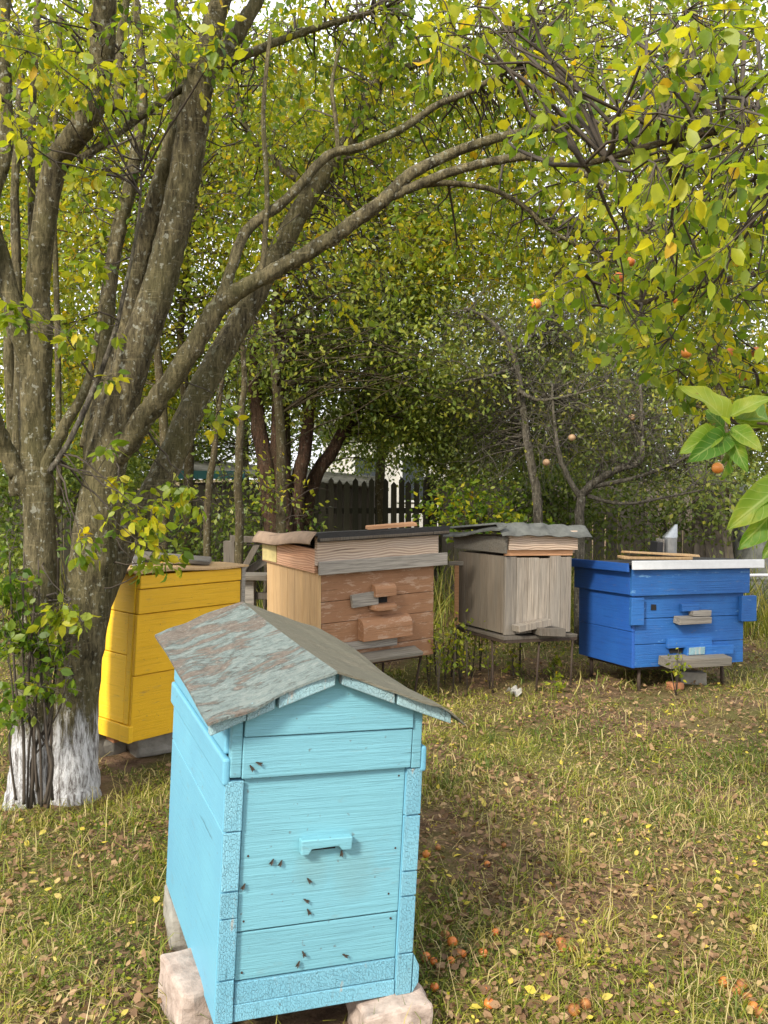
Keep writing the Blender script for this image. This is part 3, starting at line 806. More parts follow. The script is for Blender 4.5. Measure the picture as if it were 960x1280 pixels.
mb = MB(); mb.add([(-.08, -.003, .40), (.125, -.003, .40), (.125, -.003, .365), (-.08, -.003, .365), (-.05, -.075, .385), (.10, -.075, .388), (.10, -.075, .36), (-.05, -.075, .36)], [(0, 1, 5, 4), (3, 7, 6, 2), (4, 5, 6, 7), (0, 4, 7, 3), (1, 2, 6, 5), (0, 3, 2, 1)], .7); mb.build('landing_ledge', M['brown_paint'], HN, .003)
mb = MB(); roundblock(mb, .033, .242, .387, .147, .075); mb.build('entrance_block', M['brown_paint'], HN, .003)
mb = MB(); mb.span(-.277, .133, -.035, -.003, .11, .165, (0, R(1), 0), jit=.003); mb.build('entrance_slider', M['grey_trim'], HN, .003)
mb = MB(); mb.span(-.165, .285, -.12, -.004, .045, .075, (R(12), 0, 0), jit=.004); mb.build('landing_ledge', M['grey_bark'], HN, .003)
metal_stand('hive_stand', 'thin iron stand legs under the reddish brown beehive', -w / 2 + .06, w / 2 - .06, .06, d - .06, -.012,
            [(.08, .06, .08, .06), (w / 2 - .06, .06, w / 2 - .12, .06), (w / 2 - .06, d - .06, w / 2 - .06, d - .06), (-w / 2 + .06, .06, -w / 2 + .06, .06), (-w / 2 + .06, d - .06, -w / 2 + .06, d - .06)], MHN)
o = MB().span(-.17, .17, -.05, .05, 0, .022, jit=.003).build('wooden_strip', M['orange_pine'], None, .003)
q = MHN @ Vector((.18, .12, top + .016)); o.location = q; o.rotation_euler = (R(1), R(-4), R(12)); tag(o, 'short orange strip of wood lying on the black felt roof', 'strip')

# --- grey hive
HG = empty('beehive', (1.075, 6.385, .408), (R(-1.5), R(1.6), R(23)))
tag(HG, 'unpainted silver grey plank beehive with corrugated sheet roof on rod legs', 'beehive', 'wooden beehives')
MHG = Matrix.Translation(HG.location) @ HG.rotation_euler.to_matrix().to_4x4()
w, d, h = .54, .70, .535
mb = MB(); n_pl = 6; pw_ = w / n_pl
for i in range(n_pl): mb.span(-w / 2 + i * pw_ + .0015, -w / 2 + (i + 1) * pw_ - .0015, random.uniform(-.004, .002), .024, -.01 * random.random(), h - .02 * random.random(), tint=(.35, .75, .95, .8, .7, .5)[i])
mb.build('front_panel', M['grey_v'], HG, .002)
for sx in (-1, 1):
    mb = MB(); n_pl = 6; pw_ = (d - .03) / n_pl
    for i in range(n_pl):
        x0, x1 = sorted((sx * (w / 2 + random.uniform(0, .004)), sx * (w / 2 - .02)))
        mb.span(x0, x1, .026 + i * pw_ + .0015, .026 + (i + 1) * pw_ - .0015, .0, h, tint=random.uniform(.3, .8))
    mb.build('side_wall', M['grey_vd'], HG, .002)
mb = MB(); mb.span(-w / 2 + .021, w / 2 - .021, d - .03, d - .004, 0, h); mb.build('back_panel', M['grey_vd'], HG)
mb = MB(); mb.span(-w / 2 - .03, w / 2 + .03, -.05, d + .01, -.035, -.014, jit=.004); mb.build('floor_board', M['old_dark'], HG, .003)
lg = empty('lid', (0, 0, 0)); lg.parent = HG
mb = MB(); mb.span(-w / 2 - .004, w / 2 + .006, -.004, .02, h + .002, h + .055, jit=.001, tint=.6); mb.build('seam_board', M['orange_pine'], lg, .002)
mb = MB(); mb.span(-w / 2 + .01, w / 2 + .03, -.03, -.005, h + .045, h + .178, jit=.003, tint=.75); mb.build('lid_board', M['pine_grain'], lg, .003)
for sx in (-1, 1):
    x0, x1 = sorted((sx * (w / 2 + .028), sx * (w / 2 + .004)))
    mb = MB(); mb.span(x0, x1, -.034 if sx < 0 else .0, d + .02, h + .02, h + .135, jit=.003, tint=.3); mb.build('lid_board', M['grey_bark'] if sx < 0 else M['pine_grain'], lg, .003)
mb = MB(); mb.span(-w / 2, w / 2, d - .002, d + .018, h + .02, h + .13); mb.build('lid_board', M['pine_grain'], lg)
rt = h + .222
def corr(u, v):
    x = -w / 2 - .07 + (w + .19) * u; y = -.075 + (d + .17) * v
    bend = -.085 * max(0, (.10 - v) / .10)
    return (x, y, rt + .004 + .012 * math.sin(u * 2 * math.pi * 4.5) * (.35 + .65 * min(1, v * 5)) + .03 * (1 - u) * v - .085 * v + bend + .006 * math.sin(u * 5))
mb = MB(); mb.sheet(corr, 60, 20, .005); mb.build('corrugated_roof', M['tin'], lg, smooth=True)
mb = MB(); mb.sheet(lambda u, v: (-w / 2 - .095 + .06 * u, -.07 + (d + .14) * v, rt - .035 + .025 * u - .075 * v + .008 * math.sin(v * 7)), 4, 12, .012); mb.build('side_flap', M['tin'], lg)
mb = MB(); mb.span(-.22, .06, -.085, -.006, .035, .085, (0, R(-7), R(4)), jit=.004); mb.build('landing_block', M['grey_v'], HG, .003)
mb = MB(); mb.span(-.06, .15, -.12, -.01, -.012, .045, (0, R(5), 0), jit=.006); mb.build('landing_ledge', M['old_dark'], HG, .003)
metal_stand('rod_stand', 'tall rusty rod stand carrying the silver grey beehive', -w / 2 - .02, w / 2 + .02, -.04, d, -.047,
            [(-w / 2 - .02, d - .03, -w / 2 - .06, d - .02), (-w / 2 - .01, .15, -w / 2 - .02, .12), (.0, -.02, -.03, -.03), (w / 2 - .01, -.04, w / 2 - .04, -.06), (w / 2, d - .03, w / 2, d - .02)], MHG, .008)

# --- blue hive
HC = empty('beehive', (2.165, 6.488, .158), (R(-2.2), R(1.2), R(19.5)))
tag(HC, 'wide royal blue beehive with white roof edge at the right', 'beehive', 'wooden beehives')
MHC = Matrix.Translation(HC.location) @ HC.rotation_euler.to_matrix().to_4x4()
w, d, h = .95, .69, .515
mb = MB()
for z0, z1 in [(0, .16), (.162, .34), (.342, h)]: mb.span(-w / 2 + .025, w / 2, random.uniform(-.002, .001), .026, z0 + .001, z1 - .001, jit=.001, tint=random.uniform(.4, .7))
mb.build('front_panel', M['blue_x'], HC, .003)
for sx in (-1, 1):
    mb = MB(); x0, x1 = sorted((sx * w / 2, sx * (w / 2 - .024)))
    for z0, z1 in [(0, .25), (.252, h)]: mb.span(x0, x1, -.001 if sx < 0 else .027, d, z0, z1 - .001, jit=.001, tint=random.uniform(.4, .7))
    mb.build('side_wall', M['blue_y'], HC, .003)
mb = MB(); mb.span(-w / 2 + .025, w / 2 - .025, d - .026, d, 0, h); mb.build('back_panel', M['blue_x'], HC)
mb = MB(); mb.span(-w / 2 + .025, w / 2 - .025, .027, d - .027, 0, .02); mb.build('floor_board', M['old_dark'], HC)
lc = empty('lid', (0, 0, 0)); lc.parent = HC
mb = MB(); mb.span(-w / 2 - .022, w / 2 + .03, -.03, -.004, h - .012, h + .175, jit=.002, tint=.6); mb.build('lid_board', M['blue_x'], lc, .003)
for sx in (-1, 1):
    mb = MB(); x0, x1 = sorted((sx * (w / 2 + .026), sx * (w / 2 + .002))); mb.span(x0, x1, -.003, d + .03, h - .005, h + .175, jit=.002); mb.build('lid_board', M['blue_y'], lc, .003)
mb = MB(); mb.span(-w / 2, w / 2, d + .004, d + .028, h, h + .175); mb.build('lid_board', M['blue_x'], lc)
mb = MB(); mb.sheet(lambda u, v: (-w / 2 - .06 + (w + .17) * u, -.055 + (d + .13) * v, h + .218 + .004 * math.sin(u * 8) + .004 * math.sin(v * 5) - .03 * v * (1 - u)), 12, 8, .014); mb.build('roof_sheet', M['felt'], lc)
mb = MB(); mb.span(-w / 2 - .045, w / 2 + .125, -.072, -.057, h + .172, h + .233, jit=.002); mb.build('roof_edge', M['white_board'], lc, .003)
mb = MB(); mb.span(-w / 2 - .075, -w / 2 - .062, -.05, d + .07, h + .155, h + .212, jit=.004); mb.build('roof_edge', M['blue_y'], lc, .003)
for sx in (-1, 1):
    mb = MB()
    if sx < 0: mb.span(-w / 2 - .028, -w / 2 + .075, -.04, -.004, .30, .49, jit=.003)
    else: mb.span(w / 2 - .05, w / 2 + .085, -.04, -.004, .30, .485, jit=.003)
    mb.build('carry_block', M['blue_x'], HC, .004)
def bz(x, y):   # zoom picture 3 -> local point on the blue front
    return on_plane(540 + x / 2.286, 620 + y / 2.286, MHC.inverted(), -.003)
def face_block(x0, y0, x1, y1, dep, mat, name, tint=.5, y_in=-.003, rot=None):
    a = bz(x0, y0); b = bz(x1, y1); m_ = bz((x0 + x1) / 2, (y0 + y1) / 2)
    hh = abs(a.z - b.z); ww = abs(b.x - a.x)
    mb = MB(); mb.span(m_.x - ww / 2, m_.x + ww / 2, -dep, y_in, m_.z - hh / 2, m_.z + hh / 2, rot, jit=.003, tint=tint)
    return mb.build(name, mat, HC, .003)
face_block(708, 308, 755, 328, .035, M['blue_x'], 'entrance_block', .6)
face_block(733, 326, 784, 340, .06, M['grey_trim'], 'landing_ledge', .4)
face_block(690, 344, 781, 360, .075, M['grey_trim'], 'landing_ledge', .35, rot=(R(8), 0, 0))
face_block(668, 408, 795, 428, .03, M['blue_x'], 'entrance_block', .8)
face_block(718, 429, 850, 449, .05, M['blue_x'], 'entrance_slider', .9)
face_block(722, 431, 766, 449, .055, M['trim_crack'], 'entrance_slider', .0, -.051)
face_block(678, 431, 716, 447, .006, M['dark_hole'], 'entrance_slot')
face_block(648, 458, 822, 474, .14, M['grey_bark'], 'landing_ledge', .55, rot=(R(6), 0, 0))
face_block(626, 310, 640, 325, .006, M['dark_hole'], 'knot_hole')
metal_stand('low_stand', 'short iron legs under the wide royal blue beehive', -w / 2 + .05, w / 2 - .05, .06, d - .06, -.012,
            [(-w / 2 + .1, .06, -w / 2 + .1, .05), (w / 2 - .14, .06, w / 2 - .14, .06), (-w / 2 + .05, d - .1, -w / 2 + .05, d - .1), (w / 2 - .05, d - .06, w / 2 - .05, d - .06)], MHC, .013)
rt = h + .226
def on_roof(x, y, z): return MHC @ Vector((x, y, rt + z))
o = MB().span(-.26, .26, -.06, .06, 0, .020, jit=.004).build('roof_plank', M['tan_board'], None, .003)
o.location = on_roof(-.17, .16, .004); o.rotation_euler = (R(-1), R(1.5), R(8)); tag(o, 'lower of two thin planks on the royal blue hive roof', 'plank', 'planks on the blue hive roof')
o = MB().span(-.28, .28, -.065, .065, 0, .018, jit=.004).build('roof_plank', M['tan_board'], None, .003)
o.location = on_roof(-.12, .17, .034); o.rotation_euler = (R(-1), R(4), R(14)); tag(o, 'upper thin tan plank tilted on another on the royal blue roof', 'plank', 'planks on the blue hive roof')
sm = empty('bee_smoker', on_roof(.075, .33, 0), (R(2), 0, R(15))); tag(sm, 'galvanised bee smoker with conical spout on the royal blue hive roof', 'smoker')
mb = MB(); mb.tube([(0, 0, 0), (0, 0, .004), (0, 0, .16)], [.05, .053, .053], 20); mb.build('can', M['galv'], sm, smooth=False)
mb = MB()
n = 20
ring = [(.056 * math.cos(2 * math.pi * k / n), .056 * math.sin(2 * math.pi * k / n), .161 + .0) for k in range(n)]
ring2 = [(.05 + .010 * math.cos(2 * math.pi * k / n), .01 * math.sin(2 * math.pi * k / n), .255) for k in range(n)]
mb.add(ring + ring2, [(k, (k + 1) % n, n + (k + 1) % n, n + k) for k in range(n)] + [tuple(range(n))[::-1], tuple(range(n, 2 * n))]); mb.build('spout', M['galv'], sm)
mb = MB(); mb.span(-.135, -.085, -.05, .05, .02, .13, (0, R(4), 0)); mb.build('bellows', M['black'], sm, .004)
mb = MB(); mb.span(-.083, -.074, -.05, .05, .0, .15); mb.build('bellows_board', M['grey_trim'], sm, .002)
mb = MB(); mb.bar((-.076, 0, .05), (-.05, 0, .05), .02, .006); mb.build('bracket', M['iron'], sm)

o = stone('brick', (0, 0, 0), (.10, .08, .05), Rz(20), M['brick'], 'orange brick piece under the front of royal blue hive', 'brick', None, 31)
o.location = MHC @ Vector((-.13, -.02, 0)); o.location.z = .0
o = MB().span(-.1, .1, -.05, .05, 0, .09, jit=.01).build('stone_block', M['stone_g'], None, .006); o.location = MHC @ Vector((.1, .1, 0)); o.location.z = .0
tag(o, 'dark grey block below the front edge of royal blue hive', 'stone')

# leaning slat between brown and grey
b = MHG @ Vector((-.54 / 2 - .02, .70 - .03, -.047)); b.z += .01; a = b + Vector((.0, -.01, .50))
o_ = empty('wooden_strip', b); tag(o_, 'upright orange strip standing between the brown and grey beehives', 'strip')
mb = MB(); mb.bar((0, 0, 0), Vector(a) - Vector(b), .032, .02); mb.build('upright', M['orange_pine'], o_, .002)
mb = MB(); mb.span(-.06, .05, -.03, -.012, .47, .50); mb.build('cross_piece', M['grey_trim'], o_, .002)

# white litter
p = gpt(642, 868)
rs = random.Random(4)
mb = MB(); mb.sheet(lambda u, v: (.085 * (u - .5), .06 * (v - .5), .02 + .02 * math.sin(u * 7 + v * 4) + .012 * math.sin(v * 11 - u * 3)), 8, 8, .003)
o = mb.build('litter_scrap', plain('whitish scrap', (.34, .33, .30), .8, 0, .2, 30), None); o.location = (p.x, p.y, .01); o.rotation_euler = (R(20), R(10), R(20))
tag(o, 'crumpled whitish scrap on the grass below the grey beehive', 'litter')
# white pipe
pp = empty('white_rail', (3.3, 8.05, 0)); tag(pp, 'thin white horizontal rail behind the royal blue hive', 'rail')
MB().tube([(-.7, -.05, .62), (0, 0, .63), (.9, .05, .625)], .014, 10).build('bar', M['white_board'], pp, smooth=True)
for x_ in (2.65, 4.1):
    MB().span(x_ - 3.32, x_ - 3.28, .02, .06, -.1, .66).build('post', M['old_dark'], pp, .003)

# ------------------------------------------------------------------ fences, shed, house and trestle
def fence(name, label, x0, x1, y0, y1, z_top, board_w, gap, mat, posts, pointed, zr=(.35, 1.05), jit=.03, backrail=True):
    e_ = empty(name, ((x0 + x1) / 2, (y0 + y1) / 2, 0)); tag(e_, label, 'fence')
    L = math.hypot(x1 - x0, y1 - y0); ux, uy = (x1 - x0) / L, (y1 - y0) / L
    e_.location = (x0, y0, 0); e_.rotation_euler = (0, 0, math.atan2(uy, ux))
    mb = MB(); s = 0
    while s < L:
        zt = z_top + random.uniform(-jit, jit); bw = board_w * random.uniform(.85, 1.1); lean = random.uniform(-.012, .012)
        if pointed: poly = [(s, -.05), (s + bw, -.05), (s + bw + lean, zt - .04), (s + bw / 2 + lean, zt), (s + lean, zt - .04)]
        else: poly = [(s, -.05), (s + bw, -.05), (s + bw + lean, zt), (s + lean, zt + random.uniform(-.01, .01))]
        yo = random.uniform(-.003, .003)
        mb.prism(poly, -.011 + yo, .011 + yo, random.uniform(.15, .95)); s += bw + gap * random.uniform(.6, 1.4)
    mb.build('pickets', mat, e_, .002)
    for z in zr:
        MB().span(-.02, L + .02, .016, .05, z, z + .07, jit=.004).build('rail', mat, e_, .003)
    for s in posts:
        MB().span(s * L - .05, s * L + .05, .052, .15, -.1, z_top + .05, jit=.005).build('post', mat, e_, .004)
    return e_
fence('plank_fence', 'dark close-boarded plank fence behind the yellow beehive', -5.5, -1.1, 10.4, 10.6, 1.36, .15, .006, M['old_fence'], [.05, .5, .97], False)
fence('picket_fence', 'dark picket fence with gaps behind the brown beehive', -1.1, .65, 10.9, 11.0, 1.46, .065, .03, M['old_fence'], [.02, .95], True)
fence('board_fence', 'faded pinkish grey board fence at right beyond the apple tree', .7, 4.4, 11.1, 10.4, 1.40, .14, .008, M['fence_right'], [.0, .33, .62, .97], False)
# boards leaning at right, grey bin
e_ = empty('leaning_boards', (3.55, 9.7, 0)); tag(e_, 'stack of old boards leaning against a post at right', 'boards')
for (a_, b_) in [((-.02, 0, 0), (-.16, .1, 1.55)), ((.1, 0, 0), (-.08, .12, 1.45)), ((.2, .02, 0), (.02, .12, 1.35))]:
    MB().bar(a_, b_, .11, .025, random.random()).build('board', M['old_dark'] if random.random() < .6 else M['fence_right'], e_, .003)
MB().span(-.22, -.12, .14, .24, -.05, 1.62).build('post', M['fence_right'], e_, .004)
e_ = empty('water_barrel', (4.05, 9.8, 0)); tag(e_, 'grey metal barrel with pale lid behind the apple leaves', 'barrel')
MB().tube([(0, 0, 0), (0, 0, .4), (0, 0, .43), (0, 0, .46), (0, 0, 1.3)], [.3, .3, .312, .3, .3], 22).build('drum', M['tin'], e_)
MB().tube([(0, 0, 1.302), (0, 0, 1.34), (0, 0, 1.41)], [.32, .32, .28], 22).build('lid', M['galv'], e_)

shed = empty('garden_shed', (-2.2, 12.6, 0)); tag(shed, 'low garden shed with mossy corrugated roof behind the dark fence', 'shed')
MB().span(-.6, 2.05, 0, 2.2, 0, 1.40, tint=.5).build('wall', M['old_dark'], shed)
MB().sheet(lambda u, v: (-.75 + 2.95 * u, -.3 + 2.8 * v, 1.62 + .035 * math.sin(v * 2 * math.pi * 9) - .28 * u + .12 * v), 6, 90, .012).build('roof', M['asbestos'], shed, smooth=True)
MB().span(-.72, .35, -.34, -.305, 1.46, 1.57).build('fascia', M['teal'], shed, .003)
MB().span(.4, .9, -.03, -.004, .75, 1.2).build('window', M['glass'], shed)
MB().span(-.3, .25, -.03, -.004, .02, 1.3).build('door', M['fence_right'], shed, .004)
house = empty('pale_house', (-.25, 17.5, 0)); tag(house, 'pale plastered house glimpsed through leaves above the picket fence', 'house')
MB().span(-.9, 1.5, 0, 4, 0, 2.4).build('wall', M['plaster'], house)
MB().prism([(-1.2, 2.4), (1.8, 2.4), (.3, 3.4)], -.3, 4.3).build('roof', M['asbestos'], house)
for x_ in (-.35, .55):
    f_ = MB().span(x_, x_ + .5, -.04, -.003, 1.0, 1.9).build('window', M['white_board'], house, .004)
    MB().span(x_ + .05, x_ + .45, -.05, -.042, 1.05, 1.85).build('pane', M['glass'], f_)

# trestle behind yellow
tr = empty('wooden_trestle', at(312, 720, 7.6)); tr.location.z = 0; tag(tr, 'old crossed-leg wooden trestle behind the yellow and brown hives', 'trestle')
tx, ty = tr.location.x, tr.location.y
def lp(px, py, Y): return at(px, py, Y) - Vector((tx, ty, 0))
MB().bar(lp(288, 673, 7.6), lp(345, 676, 7.7), .1, .05).build('top_rail', M['old_dark'], tr, .004)
q = lp(287, 676, 7.6); MB().bar(q, (q.x, q.y, -.05), .09, .09).build('post', M['old_dark'], tr, .004)
q = lp(341, 680, 7.8); MB().bar(q, (q.x, q.y, -.05), .08, .08).build('post', M['old_dark'], tr, .004)
q = lp(322, 680, 7.65); q2 = lp(296, 725, 7.65); MB().bar(q, (q2.x - .35, q2.y, 0), .05, .05).build('brace', M['old_dark'], tr, .004)
q = lp(332, 700, 7.75); q2 = lp(300, 720, 7.7); MB().bar(q, q2, .06, .06).build('brace', M['old_dark'], tr, .004)
tb = empty('plank_stool', at(312, 720, 6.6)); tb.location.z = 0; tag(tb, 'grey plank stool on a block beside the far end of yellow hive', 'stool')
z_ = at(312, 717, 6.6).z
MB().span(-.1, .14, -.12, .12, z_ - .035, z_, jit=.005).build('seat', M['grey_bark'], tb, .004)
MB().span(-.07, .04, -.06, .06, -.05, z_ - .036, jit=.005).build('leg', M['grey_trim'], tb, .004)
MB().bar((.04, 0, z_ - .16), (.6, .1, z_ - .18), .04, .05).build('rail', M['old_dark'], tb, .004)

# ------------------------------------------------------------------ trees
def blob_leaves(blobs, size, tint_mu, tint_sd, clump=.13, per=22, droop=.5, size_jit=.25):
    P = []; D = []; S = []; T = []
    for (c, r, n) in blobs:
        k = max(3, int(n / per))
        u = unit(rng.normal(size=(k, 3))) * (rng.uniform(.05, 1, (k, 1)) ** .45)
        cc = np.array(c) + u * np.array(r)
        which = rng.integers(0, k, n)
        off = rng.normal(size=(n, 3)) * clump
        off[:, 2] *= .8
        P.append(cc[which] + off)
        dd = rng.normal(size=(n, 3)) + off / clump * .5; dd[:, 2] -= droop
        D.append(dd)
        ct = rng.normal(tint_mu, tint_sd, k)
        T.append(np.clip(ct[which] + rng.normal(0, tint_sd * .7, n), 0, 1))
        S.append(size * rng.uniform(1 - size_jit, 1 + size_jit, n))
    return np.concatenate(P), np.concatenate(D), np.concatenate(S), np.concatenate(T)

def branch_paths(starts, ends, m=6, sag=.12, wob_=.06):
    n = len(starts); ts = np.linspace(0, 1, m)
    L = np.linalg.norm(ends - starts, axis=1)[:, None]
    out = np.zeros((n, m, 3))
    perp = rng.normal(size=(n, 3)) * wob_ * L
    for j, t_ in enumerate(ts):
        out[:, j] = starts * (1 - t_) + ends * t_ + perp * math.sin(math.pi * t_) + np.array((0, 0, 1)) * sag * L * math.sin(math.pi * t_) * .8
        if 0 < j < m - 1: out[:, j] += rng.normal(size=(n, 3)) * .02 * L
    return out

def far_tree(name, label, stems, blobs, leaf, mat, bark_, tint=(.5, .14), leaf_per=22, clump=.14, branches=60, twig_mat=None, group='background garden trees', near=False, rad=.010, droop=.5, cat='tree'):
    base = Vector(stems[0][0][:3]) if not isinstance(stems[0][0], tuple) or len(stems[0][0]) == 3 else at(*stems[0][0][:3])
    base.z = 0
    e_ = empty(name, base); tag(e_, label, cat, group)
    inv = -base
    sp = []
    for i, st in enumerate(stems):
        pts, rd = px_path(st)
        P, r = catmull(pts, rd, 4)
        P = [p + inv + Vector([random.gauss(0, .12) * rr for _ in range(3)]) for p, rr in zip(P, r)]
        MB().tube(P, r, 10, rough=.06).build('trunk', bark_, e_, smooth=True)
        sp += [np.array(p) for p in P[len(P) // 3:]]
    sp = np.array(sp)
    P, D, S, T = blob_leaves([(np.array(c) + np.array(inv), r, n) for c, r, n in blobs], leaf, tint[0], tint[1], clump, leaf_per, droop)
    if branches:
        pick = P[rng.integers(0, len(P), branches)]
        st = sp[np.argmin(np.linalg.norm(pick[:, None] - sp[None], axis=2) + rng.uniform(0, .8, (branches, len(sp))), axis=1)]
        paths = branch_paths(st, pick)
        twig_tubes('branches', paths, np.full(branches, rad) * rng.uniform(.6, 1.5, branches), bark_, e_)
        tw = []
        k = branches * 5
        a = paths[rng.integers(0, branches, k), rng.integers(2, 6, k)]
        dirs = unit(rng.normal(size=(k, 3)) + np.array((0, 0, .25))) * rng.uniform(.15, .5, (k, 1))
        twig_tubes('twigs', branch_paths(a, a + dirs, 4, .05), np.full(k, .0032), twig_mat or M['twig'], e_)
    leaves('crown', P, D, S, T, mat, e_, near)
    return e_

def B(px, py, Y, rx, ry, rz, n): return (at(px, py, Y), (rx, ry, rz), n)
G = lambda px, Y: (px, float(gpt_py(Y)), Y)
def gpt_py(Y):
    # photo row where the ground lies at distance Y
    lo, hi = 600, 2000
    for _ in range(40):
        m_ = (lo + hi) / 2
        if gpt(480, m_).y > Y: lo = m_
        else: hi = m_
    return lo
gy_ = {Y: gpt_py(Y) for Y in (6.8, 7.0, 7.6, 8.0, 8.2, 8.5, 9, 9.3, 9.5, 10, 11, 12, 13, 14, 16, 20)}

far_tree('plum_tree', 'dark leafy plum tree with several reddish stems behind the brown hive',
         [[(355, gy_[9], 9, 26), (335, 600, 9, 22), (322, 520, 9, 18), (318, 400, 9, 10)],
          [(360, gy_[9], 9, 26), (352, 620, 9, 22), (348, 540, 9, 20), (352, 420, 9, 12)],
          [(365, gy_[9], 9.1, 24), (370, 620, 9.1, 20), (384, 550, 9.1, 16), (395, 420, 9.2, 10)],
          [(370, gy_[9.3], 9.3, 24), (385, 620, 9.3, 18), (412, 570, 9.3, 17), (440, 520, 9.4, 12), (490, 430, 9.5, 8)]],
         [B(430, 470, 9.2, 1.0, .9, .55, 9000), B(520, 520, 9.6, .8, .8, .6, 6500), B(350, 460, 9.6, .7, .7, .4, 3600), B(500, 410, 10, .9, .8, .5, 5000), B(570, 560, 10, .5, .5, .45, 2600), B(430, 390, 9.4, .9, .8, .4, 3500)],
         .055, M['leaf_d'], M['bark_red'], (.58, .2), branches=110, clump=.11)
far_tree('sapling', 'slender lichen-specked sapling with pale stem behind the yellow hive',
         [[(297, gy_[7.0], 7.0, 12), (298, 640, 7.0, 11), (300, 540, 7.0, 9), (305, 470, 7.05, 7), (300, 380, 7.1, 5)]],
         [B(300, 400, 7.1, .3, .3, .35, 260), B(345, 615, 7.4, .2, .2, .25, 110)], .05, M['leaf_y'], M['bark_far'], (.45, .2), branches=14, rad=.006, group='thin saplings')
far_tree('sapling', 'thin greenish sapling leaning left of the pale-stemmed one',
         [[(262, gy_[7.6], 7.6, 10), (260, 640, 7.6, 9), (268, 560, 7.6, 8), (275, 500, 7.6, 6), (290, 400, 7.7, 4)]],
         [B(285, 430, 7.6, .3, .3, .35, 240), B(300, 620, 8.0, .4, .3, .3, 260)], .05, M['leaf_d'], M['bark_far'], (.55, .2), branches=14, rad=.006, group='thin saplings')
far_tree('apple_tree', 'old half-bare apple tree with grey trunk rising behind the grey hive',
         [[(682, gy_[8.5], 8.5, 13), (672, 630, 8.5, 12), (662, 570, 8.5, 11), (655, 520, 8.5, 9), (648, 470, 8.5, 8), (636, 430, 8.5, 7), (612, 400, 8.5, 5), (580, 385, 8.4, 3)],
          [(652, 510, 8.5, 6), (650, 490, 8.4, 5), (670, 500, 8.3, 4), (710, 495, 8.2, 3), (760, 480, 8.1, 2)],
          [(640, 440, 8.5, 5), (665, 420, 8.6, 4), (690, 395, 8.7, 3), (720, 350, 8.8, 2)],
          [(645, 460, 8.5, 5), (610, 470, 8.4, 3), (560, 480, 8.3, 2)]],
         [B(650, 440, 8.7, .95, .6, .5, 2210), B(600, 560, 9.2, .5, .5, .6, 2210), B(720, 470, 8.8, .7, .6, .6, 1190)],
         .045, M['leaf_s'], M['bark_grey'], (.62, .22), branches=230, twig_mat=M['twig_grey'], rad=.007)
far_tree('apple_tree', 'forked apple tree with spreading low limbs behind the royal blue hive',
         [[(724, gy_[8.2], 8.2, 13), (725, 640, 8.2, 12), (735, 612, 8.2, 11), (765, 590, 8.1, 9), (800, 576, 8.0, 8), (803, 540, 8.0, 5), (800, 470, 8.0, 3)],
          [(728, 625, 8.2, 8), (712, 600, 8.2, 7), (700, 570, 8.2, 6), (693, 530, 8.2, 4), (690, 480, 8.3, 3)],
          [(740, 608, 8.2, 7), (790, 598, 8.0, 5), (835, 583, 7.9, 4), (870, 565, 7.8, 3)],
          [(735, 620, 8.2, 6), (780, 630, 8.0, 4), (840, 620, 7.8, 3), (880, 612, 7.7, 2)]],
         [B(790, 520, 8.3, .6, .5, .5, 1530), B(830, 590, 8.2, .5, .4, .3, 850), B(720, 540, 8.6, .5, .5, .4, 850)],
         .045, M['leaf_s'], M['bark_grey'], (.62, .22), branches=190, twig_mat=M['twig_grey'], rad=.006)

